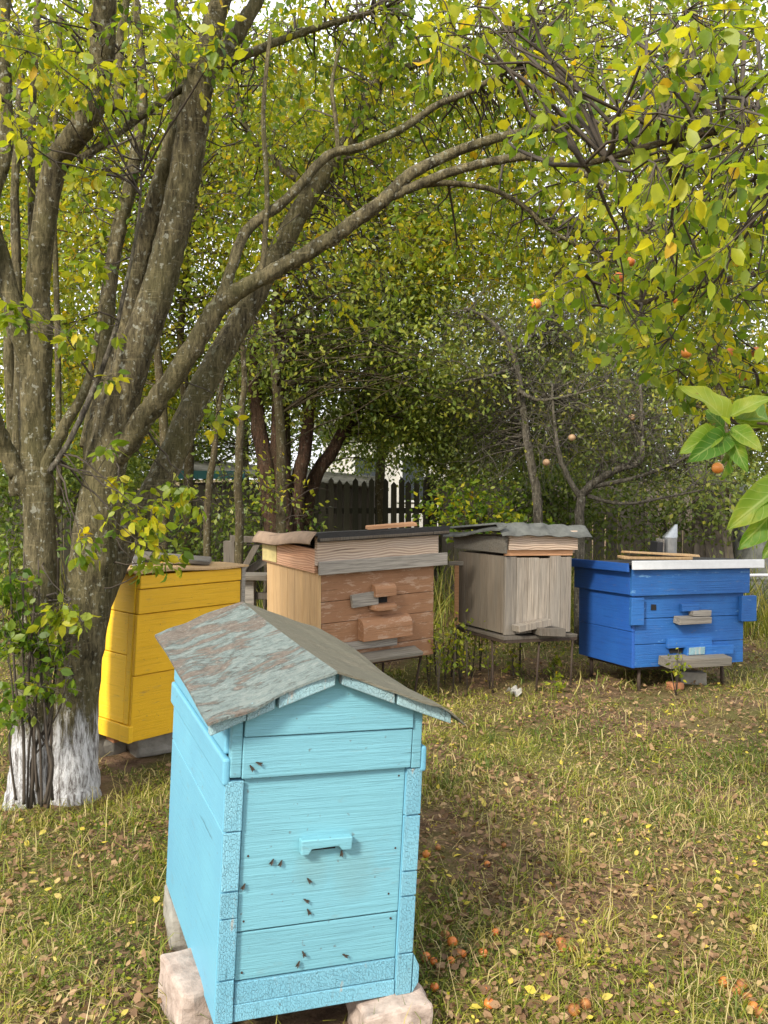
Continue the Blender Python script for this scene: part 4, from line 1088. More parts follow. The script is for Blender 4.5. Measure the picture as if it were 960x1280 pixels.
bgs = [
 ('yellowing tree at far left showing between the plum stems', 40, 10, [B(20, 330, 10, 1.2, .8, 1.3, 7020), B(60, 150, 10, 1.3, .8, 1.0, 7020), B(40, 520, 10.5, 1.0, .8, .8, 4320), B(130, 60, 9.5, 1.0, .8, .8, 4860)], 'leaf_y', (.50, .2)),
 ('bright yellow-green tree behind the leaning plum limbs', 230, 9.5, [B(200, 260, 9.5, 1.1, .8, 1.1, 7560), B(330, 200, 9.8, 1.2, .8, 1.0, 8640), B(260, 400, 10, 1.0, .8, .8, 5670), B(160, 480, 10, .9, .8, .7, 4320)], 'leaf_y', (.55, .19)),
 ('yellow-green tree behind the arching limb in the centre', 470, 11, [B(440, 260, 11, 1.3, 1, 1.1, 8775), B(560, 330, 11.5, 1.4, 1, .9, 9450), B(420, 110, 11, 1.3, 1, .9, 5400), B(560, 150, 11.5, 1.0, 1, .7, 2970)], 'leaf_y', (.52, .18)),
 ('grey-green bushy tree standing over the right board fence', 700, 13, [B(690, 420, 13, 1.6, 1, 1.0, 10125), B(800, 480, 13, 1.5, 1, 1.0, 10125), B(640, 520, 13, 1.2, 1, 1.0, 7425), B(720, 560, 12.5, 1.2, .8, .8, 6075)], 'leaf_s', (.5, .18)),
 ('tall pale green tree in the right background beyond the fence', 880, 14, [B(880, 420, 14, 1.5, 1, 1.4, 8775), B(940, 300, 14, 1.3, 1, 1.0, 6075), B(800, 360, 14.5, 1.4, 1, .9, 6075), B(930, 520, 13, 1.2, 1, .9, 7020)], 'leaf_s', (.6, .18)),
 ('dense dark tree filling the gap left of the pale house', 300, 14, [B(300, 480, 14, 1.8, 1, 1.2, 5265), B(420, 560, 14.5, 1.3, .6, .5, 2106), B(180, 560, 14, 1.5, 1, .9, 4050), B(60, 600, 13.5, 1.4, 1, .8, 3645)], 'leaf_d', (.5, .2)),
 ('round dark green tree behind the picket fence right end', 560, 14, [B(560, 520, 14, 1.3, 1, 1.1, 4860), B(600, 610, 13.5, 1.0, .8, .6, 2835)], 'leaf_d', (.55, .2)),
 ('thin yellowing tree in front of the dark plum at the centre', 345, 8.3, [B(400, 350, 8.3, .6, .4, .4, 800), B(500, 400, 8.3, .6, .4, .4, 500), B(560, 470, 8.6, .5, .4, .5, 500), B(330, 440, 8.0, .4, .4, .3, 300)], 'leaf_d', (.75, .15)),
 ('full yellow-green tree closing the view at far left', 30, 11.5, [B(10, 420, 11.5, .9, .6, 1.2, 5200), B(120, 430, 11.5, .9, .6, 1.0, 4200), B(30, 250, 11.5, 1.0, .6, 1.0, 4200), B(200, 500, 11.5, .7, .6, .6, 2200)], 'leaf_y', (.42, .2)),
 ('dark thicket beyond the board fence at right', 780, 15, [B(700, 590, 15, 1.4, .8, .7, 6000), B(820, 580, 15, 1.4, .8, .7, 6000), B(930, 590, 15, 1.4, .8, .8, 6000)], 'leaf_d', (.6, .2)),
 ('dark thicket beyond the plank fence at left', 90, 15, [B(30, 590, 15, 1.3, .8, .8, 5000), B(150, 580, 15, 1.3, .8, .8, 5000), B(250, 540, 15.5, 1.3, .8, .8, 5000)], 'leaf_d', (.55, .2)),
 ('tall yellowing tree close behind the trunk fork', 200, 8, [B(90, 300, 8, .9, .6, .8, 3600), B(250, 110, 8, 1.0, .6, .8, 4200), B(330, 300, 8.2, .8, .6, .6, 3000), B(20, 90, 8, .9, .6, .8, 3200), B(60, 480, 8.2, .6, .5, .6, 1800)], 'leaf_y', (.60, .2)),
 ('pale yellow-green tree over the centre of the picture', 352, 9.2, [B(480, 170, 9, 1.1, .6, .8, 4200), B(610, 270, 9, 1.1, .6, .7, 4600), B(520, 330, 9.3, .9, .6, .5, 3200), B(640, 120, 9, 1.0, .6, .7, 2600), B(740, 330, 9.4, 1.0, .6, .6, 3400)], 'leaf_y', (.56, .2)),
 ('loose yellow-green tree behind the hanging branches at right', 900, 10, [B(880, 330, 10, 1.1, .7, 1.0, 4600), B(930, 140, 10, 1.1, .7, .9, 4200), B(800, 190, 10, 1.0, .7, .7, 3000), B(850, 20, 10.5, 1.2, .7, .6, 3200), B(700, 40, 10.5, 1.0, .7, .6, 2600), B(900, 480, 10.5, .8, .6, .6, 2600)], 'leaf_y', (.54, .2)),
]
for lab, px, Y, bl, lm, tn in bgs:
    far_tree('leafy_tree', lab, [[(px, gpt_py(Y), Y, 14), (px + 6, 560, Y, 12), (px - 4, 420, Y, 9), (px + 10, 260, Y, 5)]], bl, .068 if Y > 12 else .058, M[lm], M['bark_far'], tn, branches=90, clump=.17)

# shrubs at fence foot
for lab, px, Y, bl, lm in [
    ('light green leafy bush beside the grey hive roof', 600, 8.8, [B(590, 640, 8.8, .45, .3, .22, 900), B(640, 660, 8.9, .3, .3, .2, 500)], 'leaf'),
    ('green creeper bush under the forked apple tree', 690, 10, [B(690, 620, 10, .55, .3, .35, 1800)], 'leaf_d'),
    ('straggly grey-green brush growing along the right board fence', 830, 9.9, [B(800, 640, 9.9, .7, .3, .45, 1500), B(720, 630, 10.2, .5, .3, .4, 900), B(900, 620, 9.6, .5, .3, .5, 1200)], 'leaf_s'),
    ('tall leafy bush before the far left end of the plank fence', 70, 9.3, [B(40, 600, 9.3, .8, .3, .45, 2600), B(130, 590, 9.4, .5, .3, .4, 1300), B(10, 680, 9.0, .5, .3, .3, 900)], 'leaf_d'),
    ('low dark bush at the foot of the dark plank fence', 330, 9.0, [B(335, 660, 9.2, .5, .3, .25, 900), B(250, 680, 9.4, .5, .3, .25, 700)], 'leaf_d')]:
    far_tree('bush', lab, [[(px, gpt_py(Y), Y, 5), (px + 3, 680, Y, 4), (px, 650, Y, 3)]], bl, .06, M[lm], M['twig'], (.42, .18), branches=25, rad=.004, group='bushes along the fence', cat='bush')

# ------------------------------------------------------------------ the big plum tree
PT = empty('plum_tree', (0, 0, 0)); PT.location = (-1.5, 4.25, 0)
tag(PT, 'large many-stemmed plum tree with whitewashed foot arching over the beehives', 'tree', 'foreground plum trees')
PTi = -PT.location
def plimb(name, spec, n=16, parent=None, mat='bark', sub=5, slim=.92):
    P, r = catmull(*px_path(spec), sub + 3)
    k_ = random.uniform(0, 6)
    r = [rr * slim * (1 + (.008 if name == 'trunk' else .022) * (math.sin(i * .7 + k_) + math.sin(i * 1.9 + k_ * 2)) + (.07 if name != 'trunk' and random.random() < .05 else 0)) for i, rr in enumerate(r)]
    Q = [p + PTi + Vector([random.gauss(0, .025 if name == 'trunk' else .05) * rr for _ in range(3)]) for p, rr in zip(P, r)]
    mb = MB(); mb.tube(Q, r, n + 4, rough=.03 if name == 'trunk' else .05)
    mb.build(name, M[mat], parent or PT, smooth=True)
    return [np.array(q) for q in Q]
LP = []
LP += plimb('trunk', [(30, 1015, 4.22, 62), (35, 960, 4.22, 48), (42, 850, 4.24, 48), (50, 720, 4.25, 44), (48, 620, 4.25, 40), (44, 520, 4.25, 42), (46, 450, 4.25, 40), (50, 410, 4.25, 34), (47, 365, 4.25, 32), (55, 280, 4.2, 31), (70, 205, 4.2, 31), (98, 165, 4.15, 33), (120, 120, 4.1, 33), (128, 50, 4.05, 33), (134, -40, 4.0, 30), (150, -140, 3.9, 24)])
LP += plimb('trunk', [(90, 1012, 4.3, 84), (92, 960, 4.3, 66), (96, 850, 4.32, 62), (110, 740, 4.35, 64), (126, 620, 4.38, 58), (146, 520, 4.4, 52), (168, 445, 4.4, 48), (194, 375, 4.4, 44), (214, 300, 4.4, 42), (230, 225, 4.4, 42), (242, 150, 4.38, 42), (250, 95, 4.35, 38), (264, 40, 4.3, 30), (285, -30, 4.25, 24), (310, -130, 4.2, 18)], 18)
LP += plimb('trunk', [(72, 985, 4.45, 60), (88, 900, 4.5, 54), (108, 790, 4.6, 50), (138, 712, 4.7, 46), (172, 650, 4.8, 43), (206, 590, 4.9, 42), (250, 490, 5.0, 40), (300, 402, 5.1, 36), (342, 325, 5.2, 32), (390, 240, 5.3, 29), (430, 188, 5.4, 27), (468, 110, 5.5, 25), (488, 40, 5.6, 22), (500, -40, 5.7, 18)], slim=.82)
LP += plimb('limb', [(128, 610, 4.42, 40), (120, 560, 4.46, 30), (132, 490, 4.5, 28), (152, 430, 4.5, 28), (176, 325, 4.5, 28), (205, 215, 4.5, 26), (222, 150, 4.5, 22), (225, 90, 4.5, 17), (215, 0, 4.5, 14)], 12)
LP += plimb('limb', [(140, 580, 4.36, 30), (162, 550, 4.33, 34), (185, 515, 4.3, 33), (215, 475, 4.28, 31), (250, 420, 4.25, 30), (276, 380, 4.25, 29), (310, 357, 4.25, 25), (350, 335, 4.25, 23), (410, 300, 4.25, 22), (460, 265, 4.25, 21), (485, 245, 4.25, 20), (510, 220, 4.25, 18), (555, 196, 4.25, 16), (610, 176, 4.2, 14), (680, 160, 4.2, 12), (750, 154, 4.1, 10), (830, 150, 4.0, 7)], slim=.82)
LP += plimb('limb', [(274, 384, 4.25, 18), (284, 352, 4.25, 18), (308, 290, 4.3, 16), (360, 248, 4.35, 15), (408, 196, 4.4, 14), (450, 184, 4.4, 13), (502, 161, 4.4, 12), (547, 131, 4.4, 10), (592, 112, 4.4, 9), (660, 70, 4.4, 6)], 10, slim=.8)
LP += plimb('limb', [(176, 530, 4.32, 14), (196, 495, 4.3, 15), (220, 462, 4.3, 12), (240, 430, 4.28, 12)], 10)
LP += plimb('limb', [(488, 246, 4.25, 14), (515, 234, 4.25, 13), (580, 210, 4.2, 12), (660, 196, 4.1, 11), (720, 212, 4.0, 9), (780, 246, 3.9, 7), (822, 284, 3.8, 5)], 10)
LP += plimb('limb', [(520, 232, 4.25, 9), (560, 229, 4.3, 8), (612, 236, 4.3, 7), (652, 256, 4.3, 6), (692, 290, 4.3, 5), (760, 325, 4.2, 3)], 8)
LP += plimb('limb', [(52, 668, 4.26, 16), (44, 632, 4.25, 26), (27, 600, 4.22, 27), (8, 565, 4.2, 24), (-14, 500, 4.1, 22), (-30, 380, 4.1, 20), (-10, 250, 4.1, 18), (8, 180, 4.1, 18), (4, 60, 4.1, 18), (8, -40, 4.1, 14)], 12)
LP += plimb('limb', [(42, 470, 4.25, 28), (24, 410, 4.2, 28), (6, 340, 4.2, 24), (-10, 270, 4.2, 20), (-15, 150, 4.2, 16)], 10)
LP += plimb('limb', [(48, 612, 4.25, 22), (62, 575, 4.2, 17), (82, 530, 4.2, 15), (105, 490, 4.2, 12), (120, 430, 4.2, 8), (126, 380, 4.2, 5)], 10)
LP += plimb('limb', [(100, 200, 4.15, 12), (128, 180, 4.2, 11), (170, 150, 4.3, 10), (226, 112, 4.4, 9), (300, 72, 4.5, 12), (380, 40, 4.6, 9), (480, 10, 4.6, 6)], 10)
LP += plimb('limb', [(110, 560, 4.7, 22), (128, 430, 4.8, 21), (144, 310, 4.9, 20), (164, 225, 4.9, 18), (178, 130, 4.9, 14), (170, 0, 4.9, 10)], 10)
LP += plimb('limb', [(120, 130, 4.3, 16), (146, 130, 4.35, 13), (150, 60, 4.4, 12), (158, 0, 4.4, 10), (165, -80, 4.4, 8)], 10)
LP += plimb('limb', [(250, 100, 4.38, 26), (285, 60, 4.4, 22), (310, 20, 4.4, 20), (345, -40, 4.4, 15)], 10)
LP += plimb('limb', [(470, 105, 5.5, 14), (520, 80, 5.4, 11), (580, 60, 5.3, 8), (660, 20, 5.2, 5)], 8)
LP += plimb('limb', [(392, 236, 5.3, 14), (330, 190, 5.4, 10), (300, 140, 5.4, 8), (290, 60, 5.4, 6)], 8)
# thin upright shoots
for sx_, top_, w_, Y_ in [(22, 60, 13, 4.6), (42, -20, 11, 4.7), (70, 20, 8, 4.6), (14, 330, 16, 4.7), (332, 40, 7, 4.3), (418, 60, 6, 4.5)]:
    bot_ = 620 if sx_ < 100 else (345 if sx_ < 400 else 200)
    LP += plimb('shoot', [(sx_ + random.uniform(-6, 6), bot_, Y_, w_), (sx_ + 2, (bot_ * 2 + top_) / 3, Y_, w_), (sx_ - 3, (bot_ + top_ * 2) / 3, Y_, w_ * .9), (sx_ + 6, top_, Y_, w_ * .7)], 8)
LP += plimb('dead_stick', [(62, 590, 4.0, 8), (90, 545, 4.0, 8), (130, 455, 4.0, 7), (150, 390, 4.0, 6), (172, 280, 4.0, 4), (178, 200, 4.0, 2)], 8, mat='bark_grey')
LP = np.array(LP)

def spray(parent, base, blobs, leaf, tint, twig_len=.28, spacing=.03, mat='leaf', attach=None, sub=True, hang=.25):
    """twigs with leaves along them inside blobs; branches join them to the limbs"""
    seeds = []; tl = []
    for (c, r, n) in blobs:
        u = unit(rng.normal(size=(n, 3))) * (rng.uniform(0, 1, (n, 1)) ** .4)
        seeds.append(np.array(c) - np.array(base) + u * np.array(r))
    seeds = np.concatenate(seeds); n = len(seeds)
    if attach is not None and sub:
        k = max(1, n // 7); pick = seeds[rng.integers(0, n, k)]
        dist = np.linalg.norm(pick[:, None] - attach[None], axis=2)
        st = attach[np.argmin(dist + rng.uniform(0, .35, dist.shape), axis=1)]
        br = branch_paths(st, pick, 7, .10, .10)
        twig_tubes('branches', br, rng.uniform(.004, .0085, k), M['twig'], parent)
        # twigs start on the nearest branch point when one is close
        pts = br.reshape(-1, 3)
        out = np.zeros_like(seeds)
        for i in range(0, n, 400):
            dd = np.linalg.norm(seeds[i:i + 400, None] - pts[None], axis=2); j = np.argmin(dd, axis=1)
            near = pts[j]; v = seeds[i:i + 400] - near; L = np.linalg.norm(v, axis=1, keepdims=True)
            out[i:i + 400] = np.where(L < .45, near, seeds[i:i + 400] - v / np.maximum(L, 1e-6) * .3)
        starts = out
    else:
        starts = seeds - unit(rng.normal(size=(n, 3)) + np.array((0, 0, .3))) * twig_len
    ends = seeds.copy(); ends[:, 2] -= rng.uniform(0, hang, n) * twig_len
    paths = branch_paths(starts, ends, 5, .06, .08)
    twig_tubes('twigs', paths, rng.uniform(.0014, .0026, n), M['twig'], parent)
    P = []; D = []; T = []
    lens = np.linalg.norm(ends - starts, axis=1)
    ct = np.clip(rng.normal(tint[0], tint[1], n), .02, .98)
    for i in range(n):
        m = max(3, int(lens[i] / spacing * rng.uniform(.6, 1.1)))
        tt = rng.uniform(.25, 1.0, m) ** .8 * 4
        a = np.clip(tt.astype(int), 0, 3); f = (tt - a)[:, None]
        P.append(paths[i][a] * (1 - f) + paths[i][a + 1] * f)
        ax = unit((ends[i] - starts[i])[None])[0]
        D.append(ax * .5 + rng.normal(size=(m, 3)) * .75 + np.array((0, 0, -.55)))
        T.append(np.clip(ct[i] + rng.normal(0, tint[1] * .6, m), 0, 1))
    P = np.concatenate(P); D = np.concatenate(D); T = np.concatenate(T)
    P = P + unit(D) * .015
    return leaves('foliage', P, D, leaf * rng.uniform(.65, 1.25, len(P)), T, M[mat], parent, True)

def BL(px, py, Y, r, n): return (at(px, py, Y), (r, r, r * .8), n)
# crown of the big tree over the limbs
spray(PT, PT.location, [
    BL(450, 90, 5.1, .7, 330), BL(330, 60, 4.9, .5, 210), BL(560, 80, 5.0, .65, 360), BL(660, 120, 4.9, .65, 330), BL(760, 190, 4.7, .6, 280),
    BL(600, 230, 5.0, .55, 170), BL(700, 280, 4.7, .5, 190), BL(800, 300, 4.2, .45, 230), BL(180, 40, 4.1, .5, 130), BL(60, 80, 3.9, .4, 110), BL(480, 20, 4.8, .6, 220), BL(850, 60, 4.6, .75, 250), BL(700, 20, 4.8, .65, 240), BL(880, 200, 4.4, .6, 190), BL(520, -10, 5.0, .5, 160), BL(930, 30, 4.4, .5, 150),
    BL(250, 200, 5.2, .7, 190), BL(370, 150, 5.4, .7, 240), BL(100, 250, 5.0, .5, 120), BL(520, 200, 5.6, .8, 260), BL(150, 80, 5.2, .6, 170), BL(440, 330, 5.6, .5, 90)], .043, (.56, .16), attach=LP)
# leafy shoots in front of the stems
spray(PT, PT.location, [
    BL(110, 215, 3.75, .10, 14), BL(85, 110, 3.6, .18, 19), BL(20, 70, 3.4, .18, 22), BL(240, 45, 3.6, .16, 25), BL(112, 420, 3.9, .13, 19), BL(115, 330, 3.9, .10, 12),
    BL(10, 380, 3.9, .08, 6), BL(150, 470, 4.0, .08, 6), BL(180, 650, 4.1, .18, 35), BL(225, 625, 4.4, .16, 28), BL(160, 600, 4.1, .10, 9), BL(85, 760, 3.9, .12, 19),
    BL(140, 555, 4.0, .06, 4), BL(275, 520, 4.6, .12, 9), BL(20, 170, 3.6, .12, 9), BL(200, 690, 4.3, .14, 19), BL(100, 680, 4.0, .12, 12)], .055, (.58, .18), twig_len=.18, attach=LP)
# suckers at the foot of the tree
def sucker(x0, y0, Y, x1, y1, w_, n=1):
    plimb('sucker_shoot', [(x0, y0, Y, w_ * .7), (x0 + random.uniform(-9, 9), y0 * .7 + y1 * .3, Y - .02, w_ * .6), ((x0 + x1) / 2 + random.uniform(-12, 12), (y0 + y1) / 2, Y - .02, w_ * .5), (x1, y1, Y - .03, w_ * .3)], 6, mat='twig', sub=4)
for a_ in [(38, 1010, 3.98, 44, 740, 9), (50, 1005, 4.0, 60, 780, 8), (58, 1000, 4.0, 48, 700, 7), (66, 1000, 4.02, 70, 800, 6), (30, 1005, 3.95, 12, 690, 7), (46, 990, 3.96, 25, 720, 5), (62, 985, 4.0, 95, 760, 4), (20, 1000, 3.95, 2, 760, 5), (52, 1008, 3.97, 30, 690, 6), (44, 1006, 3.99, 72, 830, 5), (56, 1004, 3.96, 54, 860, 8), (34, 1010, 3.97, 50, 770, 5), (60, 1010, 3.99, 40, 800, 6)]:
    sucker(*a_)
spray(PT, PT.location, [BL(25, 790, 3.95, .13, 46), BL(10, 730, 3.95, .12, 36), BL(55, 800, 3.95, .10, 25), BL(70, 850, 3.98, .10, 14), BL(30, 860, 3.92, .10, 16), BL(8, 880, 3.9, .08, 10)], .05, (.36, .14), twig_len=.15, sub=False)

# second plum tree, trunk outside the picture at right, its branches hang in
P2 = empty('plum_tree', (2.35, 2.55, 0)); tag(P2, 'plum tree whose yellowing branches hang in at the upper right', 'tree', 'foreground plum trees')
b2 = P2.location
l2 = []
for k, (pts, r0) in enumerate([([(0, 0, -.1), (.05, 0, .8), (-.05, .05, 1.6), (-.2, .05, 2.3), (-.5, .0, 2.8)], .10),
                  ([(-.05, .05, 1.5), (-.5, -.15, 2.0), (-1.0, -.3, 2.25), (-1.5, -.4, 2.3), (-1.9, -.45, 2.2)], .02),
                  ([(-.1, .05, 1.8), (-.5, .3, 2.1), (-1.0, .6, 2.2), (-1.5, .8, 2.1)], .018),
                  ([(0, 0, 1.3), (-.4, -.3, 1.7), (-.8, -.6, 1.95), (-1.2, -.8, 2.0)], .018),
                  ([(-.02, 0, 1.4), (-.4, .2, 1.7), (-.8, .4, 1.75), (-1.15, .5, 1.65)], .022)]):
    P, r = catmull(pts, [r0 * (1 - .17 * i) for i in range(len(pts))], 5)
    MB().tube(P, r, 12, rough=.05).build('trunk' if k == 0 else 'limb', M['bark_far'], P2, smooth=True)
    l2 += [np.array(p) for p in P[4:]]
l2 = np.array(l2)
spray(P2, b2, [BL(905, 235, 1.75, .20, 41), BL(800, 130, 2.1, .28, 84), BL(640, 35, 2.3, .28, 53), BL(870, 350, 2.5, .32, 123), BL(930, 80, 2.0, .26, 76), BL(565, 15, 2.1, .12, 16),
               BL(745, 60, 2.6, .35, 76), BL(900, 430, 2.8, .28, 94), BL(780, 385, 3.0, .22, 41), BL(845, 240, 2.9, .35, 106), BL(665, 378, 2.9, .08, 7), BL(930, 300, 2.6, .3, 88), BL(705, 335, 2.9, .08, 9)], .040, (.57, .15), attach=l2)
# apple twig close to the lens
AB = empty('apple_tree', (1.6, 1.25, 0)); tag(AB, 'young apple tree with large fresh green leaves at the right edge', 'tree')
ab = AB.location
l3 = []; l3_pts = []
for pts, r0, nm in [([(0, 0, -.1), (.02, 0, .7), (-.05, 0, 1.4), (.02, .02, 2.0)], .022, 'trunk'), ([(-.03, 0, 1.2), (-.5, -.08, 1.42), (-.85, -.14, 1.5), (-1.0, -.17, 1.545), (-1.175, -.20, 1.56)], .008, 'limb'), ([(.0, 0, 1.0), (-.5, -.1, 1.30), (-.9, -.15, 1.43), (-1.09, -.17, 1.455)], .007, 'limb')]:
    P, r = catmull(pts, [r0 * (1 - .2 * i) for i in range(len(pts))], 4)
    l3_pts += [q for q in P[3:] if q.x + ab.x > .62 and q.z > .9]
    MB().tube(P, r, 8, rough=.05).build(nm, M['bark_far'], AB, smooth=True)
def hand_leaves(lst, Y):
    P = []; D = []; S = []; T = []; U = []
    for (x0, y0, x1, y1, dz, tnt, rl) in lst:
        a = at(x0, y0, Y); b = at(x1, y1, Y + dz)
        P.append(np.array(a - ab)); v = np.array(b - a); D.append(v); S.append(np.linalg.norm(v)); T.append(tnt)
        U.append(np.array((rl, -.75, .55)))
    return np.array(P), np.array(D), np.array(S), np.array(T), np.array(U)
LL = [(912, 530, 862, 472, -.03, .75, .3), (905, 535, 880, 508, .02, .2, -.6), (900, 540, 853, 562, -.03, .6, .3), (908, 545, 876, 566, -.05, .15, .6), (912, 520, 965, 492, -.02, .7, 0), (920, 528, 975, 530, .02, .65, .4), (915, 535, 952, 560, -.04, .55, -.5), (912, 542, 930, 585, -.03, .35, -.7), (908, 548, 912, 580, .03, .1, .5), (920, 522, 990, 510, .05, .5, .2), (905, 542, 925, 600, .04, .25, .3)]
P, D, S, T, U = hand_leaves(LL, 1.06)
LL2 = [(985, 600, 915, 655, -.03, .6, .3), (980, 620, 930, 690, -.02, .45, .6), (990, 600, 925, 625, .0, .7, -.3), (985, 640, 958, 700, -.03, .3, .5), (985, 590, 945, 612, .02, .55, 0)]
P2_, D2_, S2_, T2_, U2_ = hand_leaves(LL2, 1.06)

def big_leaves(P, D, S, T, U):
    V = []; F = []; TT = []; LU = []; LVv = []
    nu, nv = 8, 12
    for p, d_, sz, tn, u_ in zip(P, D, S, T, U):
        Yv = d_ / np.linalg.norm(d_); X = np.cross(Yv, u_); X /= np.linalg.norm(X); Z = np.cross(X, Yv)
        b = len(V); ph = random.uniform(0, 6); cv = random.uniform(.1, .35)
        for j in range(nv + 1):
            v = j / nv; wd = .235 * (math.sin(math.pi * v ** .85) ** .75) * (1 - .15 * v) + .008
            for i_ in range(nu + 1):
                q = i_ / nu * 2 - 1
                x = q * wd * (1 + .03 * math.sin(v * 60 + ph) * abs(q))
                z = .16 * abs(q) ** 1.3 * (1 - .3 * v) * wd / .235 - cv * v * v + .035 * abs(q) * math.sin(v * 15 + ph) + .02 * math.sin(v * 7 + q * 3 + ph)
                V.append(p + sz * (x * X + v * Yv + z * Z)); TT.append(min(1, max(0, tn + .12 * (abs(q) > .9) + random.uniform(-.03, .03)))); LU.append(q); LVv.append(v)
        for j in range(nv):
            for i_ in range(nu):
                a = b + j * (nu + 1) + i_; F.append((a, a + 1, a + nu + 2, a + nu + 1))
    o = np_mesh('foliage', np.array(V), np.array(F), np.array(TT), M['leaf_apple'], AB, True)
    for nm, arr in (('lu', LU), ('lv', LVv)):
        a = o.data.attributes.new(nm, 'FLOAT', 'POINT'); a.data.foreach_set('value', np.array(arr, np.float32))
    return o
xp = []; xd = []; xs = []; xt = []; xu = []
for q in l3_pts:
    for _ in range(2):
        dd = rng.normal(size=3) + np.array((0, 0, -.3)); dd /= np.linalg.norm(dd)
        xp.append(np.array(q) + dd * .01); xd.append(dd); xs.append(random.uniform(.055, .085)); xt.append(random.uniform(.2, .8)); xu.append(np.array((random.uniform(-.5, .5), random.uniform(-.5, .5), 1.0)))
P = np.concatenate([P, np.array(xp)]); D = np.concatenate([D, np.array(xd)]); S = np.concatenate([S, np.array(xs)]); T = np.concatenate([T, np.array(xt)]); U = np.concatenate([U, np.array(xu)])
big_leaves(np.concatenate([P, P2_]), np.concatenate([D, D2_]), np.concatenate([S, S2_]) * .95, np.concatenate([T, T2_]), np.concatenate([U, U2_]))

# ------------------------------------------------------------------ fruit
pl = MB(); pl.ball((0, 0, 0), .017, 14, 10, squash=(1, 1, .95))
plum_me = None
def plum(loc, label, group, mat, s=1.0):
    global plum_me
    if plum_me is None:
        o_ = pl.build('plum', mat, None, smooth=True); plum_me = {}
        plum_me[mat.name] = o_.data
    elif mat.name not in plum_me:
        o_ = pl.build('plum', mat, None, smooth=True); plum_me[mat.name] = o_.data
    else:
        o_ = bpy.data.objects.new('plum', plum_me[mat.name]); COL.objects.link(o_)
    o_.location = loc; o_.scale = (s, s, s); o_.rotation_euler = (random.uniform(-.6, .6), random.uniform(-.6, .6), random.uniform(0, 6))
    if 'apple' in label: o_.name = 'apple'
    tag(o_, label, 'apple' if 'apple' in label else 'plum', group)
    return o_
for px, py, Y in [(773, 347, 3.2), (913, 442, 2.9), (927, 306, 3.0), (858, 441, 3.2), (670, 380, 3.2), (788, 327, 3.3), (945, 440, 2.9), (897, 585, 2.9), (930, 470, 3.0), (846, 375, 3.3), (803, 428, 3.3), (912, 300, 3.6)]:
    plum(at(px, py, Y), 'orange plum hanging among the yellowing leaves at upper right', 'plums hanging at upper right', M['fruit'], random.uniform(.9, 1.15))
for px, py in [(715, 547), (683, 578), (790, 522)]:
    plum(at(px, py, 8.1), 'pinkish apple hanging on the half-bare apple trees', 'apples on the bare trees', M['apple'], 1.9)
fz = lambda x, y: (520 + x / 4.0, 1000 + y / 4.0)
for x, y in [(100, 238), (25, 765), (95, 790), (163, 822), (235, 750), (330, 750), (390, 665), (645, 660), (700, 680), (720, 700), (770, 730), (432, 205), (383, 300), (125, 660), (55, 775), (365, 975), (800, 990), (850, 1010), (350, 910), (45, 275), (245, 770), (185, 700), (90, 880), (660, 650)]:
    px, py = fz(x, y); px += random.gauss(0, 3.5); py += random.gauss(0, 3.5); px = max(px, 527); p = gpt(px, py, .012)
    p.z = float(gh(p.x, p.y)) + .012
    old = random.random() < .55
    plum(p, 'browned fallen plum in the grass right of the light blue hive' if old else 'orange fallen plum in the grass right of the light blue hive', 'plums fallen beside the light blue hive', M['fruit_old'] if old else M['fruit'], random.uniform(.68, 1.08))
for px, py in [(920, 1232), (935, 1243), (928, 1225), (942, 1255), (905, 1220), (950, 1262)]:
    p = gpt(px, py, .012); p.z = float(gh(p.x, p.y)) + .012
    plum(p, 'orange brown plum fallen in the lower right corner', 'plums fallen at lower right', M['fruit_old'] if random.random() < .6 else M['fruit'])

# ------------------------------------------------------------------ grass, litter, weeds
boxes = []
for o_, w_, d_, z_ in ((HB, .60, .87, .0), (HY, .80, .6, 0)):
    boxes.append((o_.location.x, o_.location.y, o_.rotation_euler.z, w_, d_))
def inside(x, y):
    m_ = np.zeros(len(x), bool)
    for bx, by, a, w_, d_ in boxes:
        dx, dy = x - bx, y - by
        lx = dx * math.cos(a) + dy * math.sin(a); ly = -dx * math.sin(a) + dy * math.cos(a)
        m_ |= (np.abs(lx) < w_ / 2) & (ly > 0.01) & (ly < d_)
    m_ |= ((x + 1.53) ** 2 + (y - 4.4) ** 2) < .26 ** 2
    return m_
def scatter(n, y0, y1, power=1.0, margin=.8):
    u = rng.uniform(0, 1, n)
    y = y0 * (y1 / y0) ** u if power == 1.0 else y0 + (y1 - y0) * u
    x = rng.uniform(-1, 1, n) * (.44 * y + margin)
    ok = ~inside(x, y)
    return x[ok], y[ok]
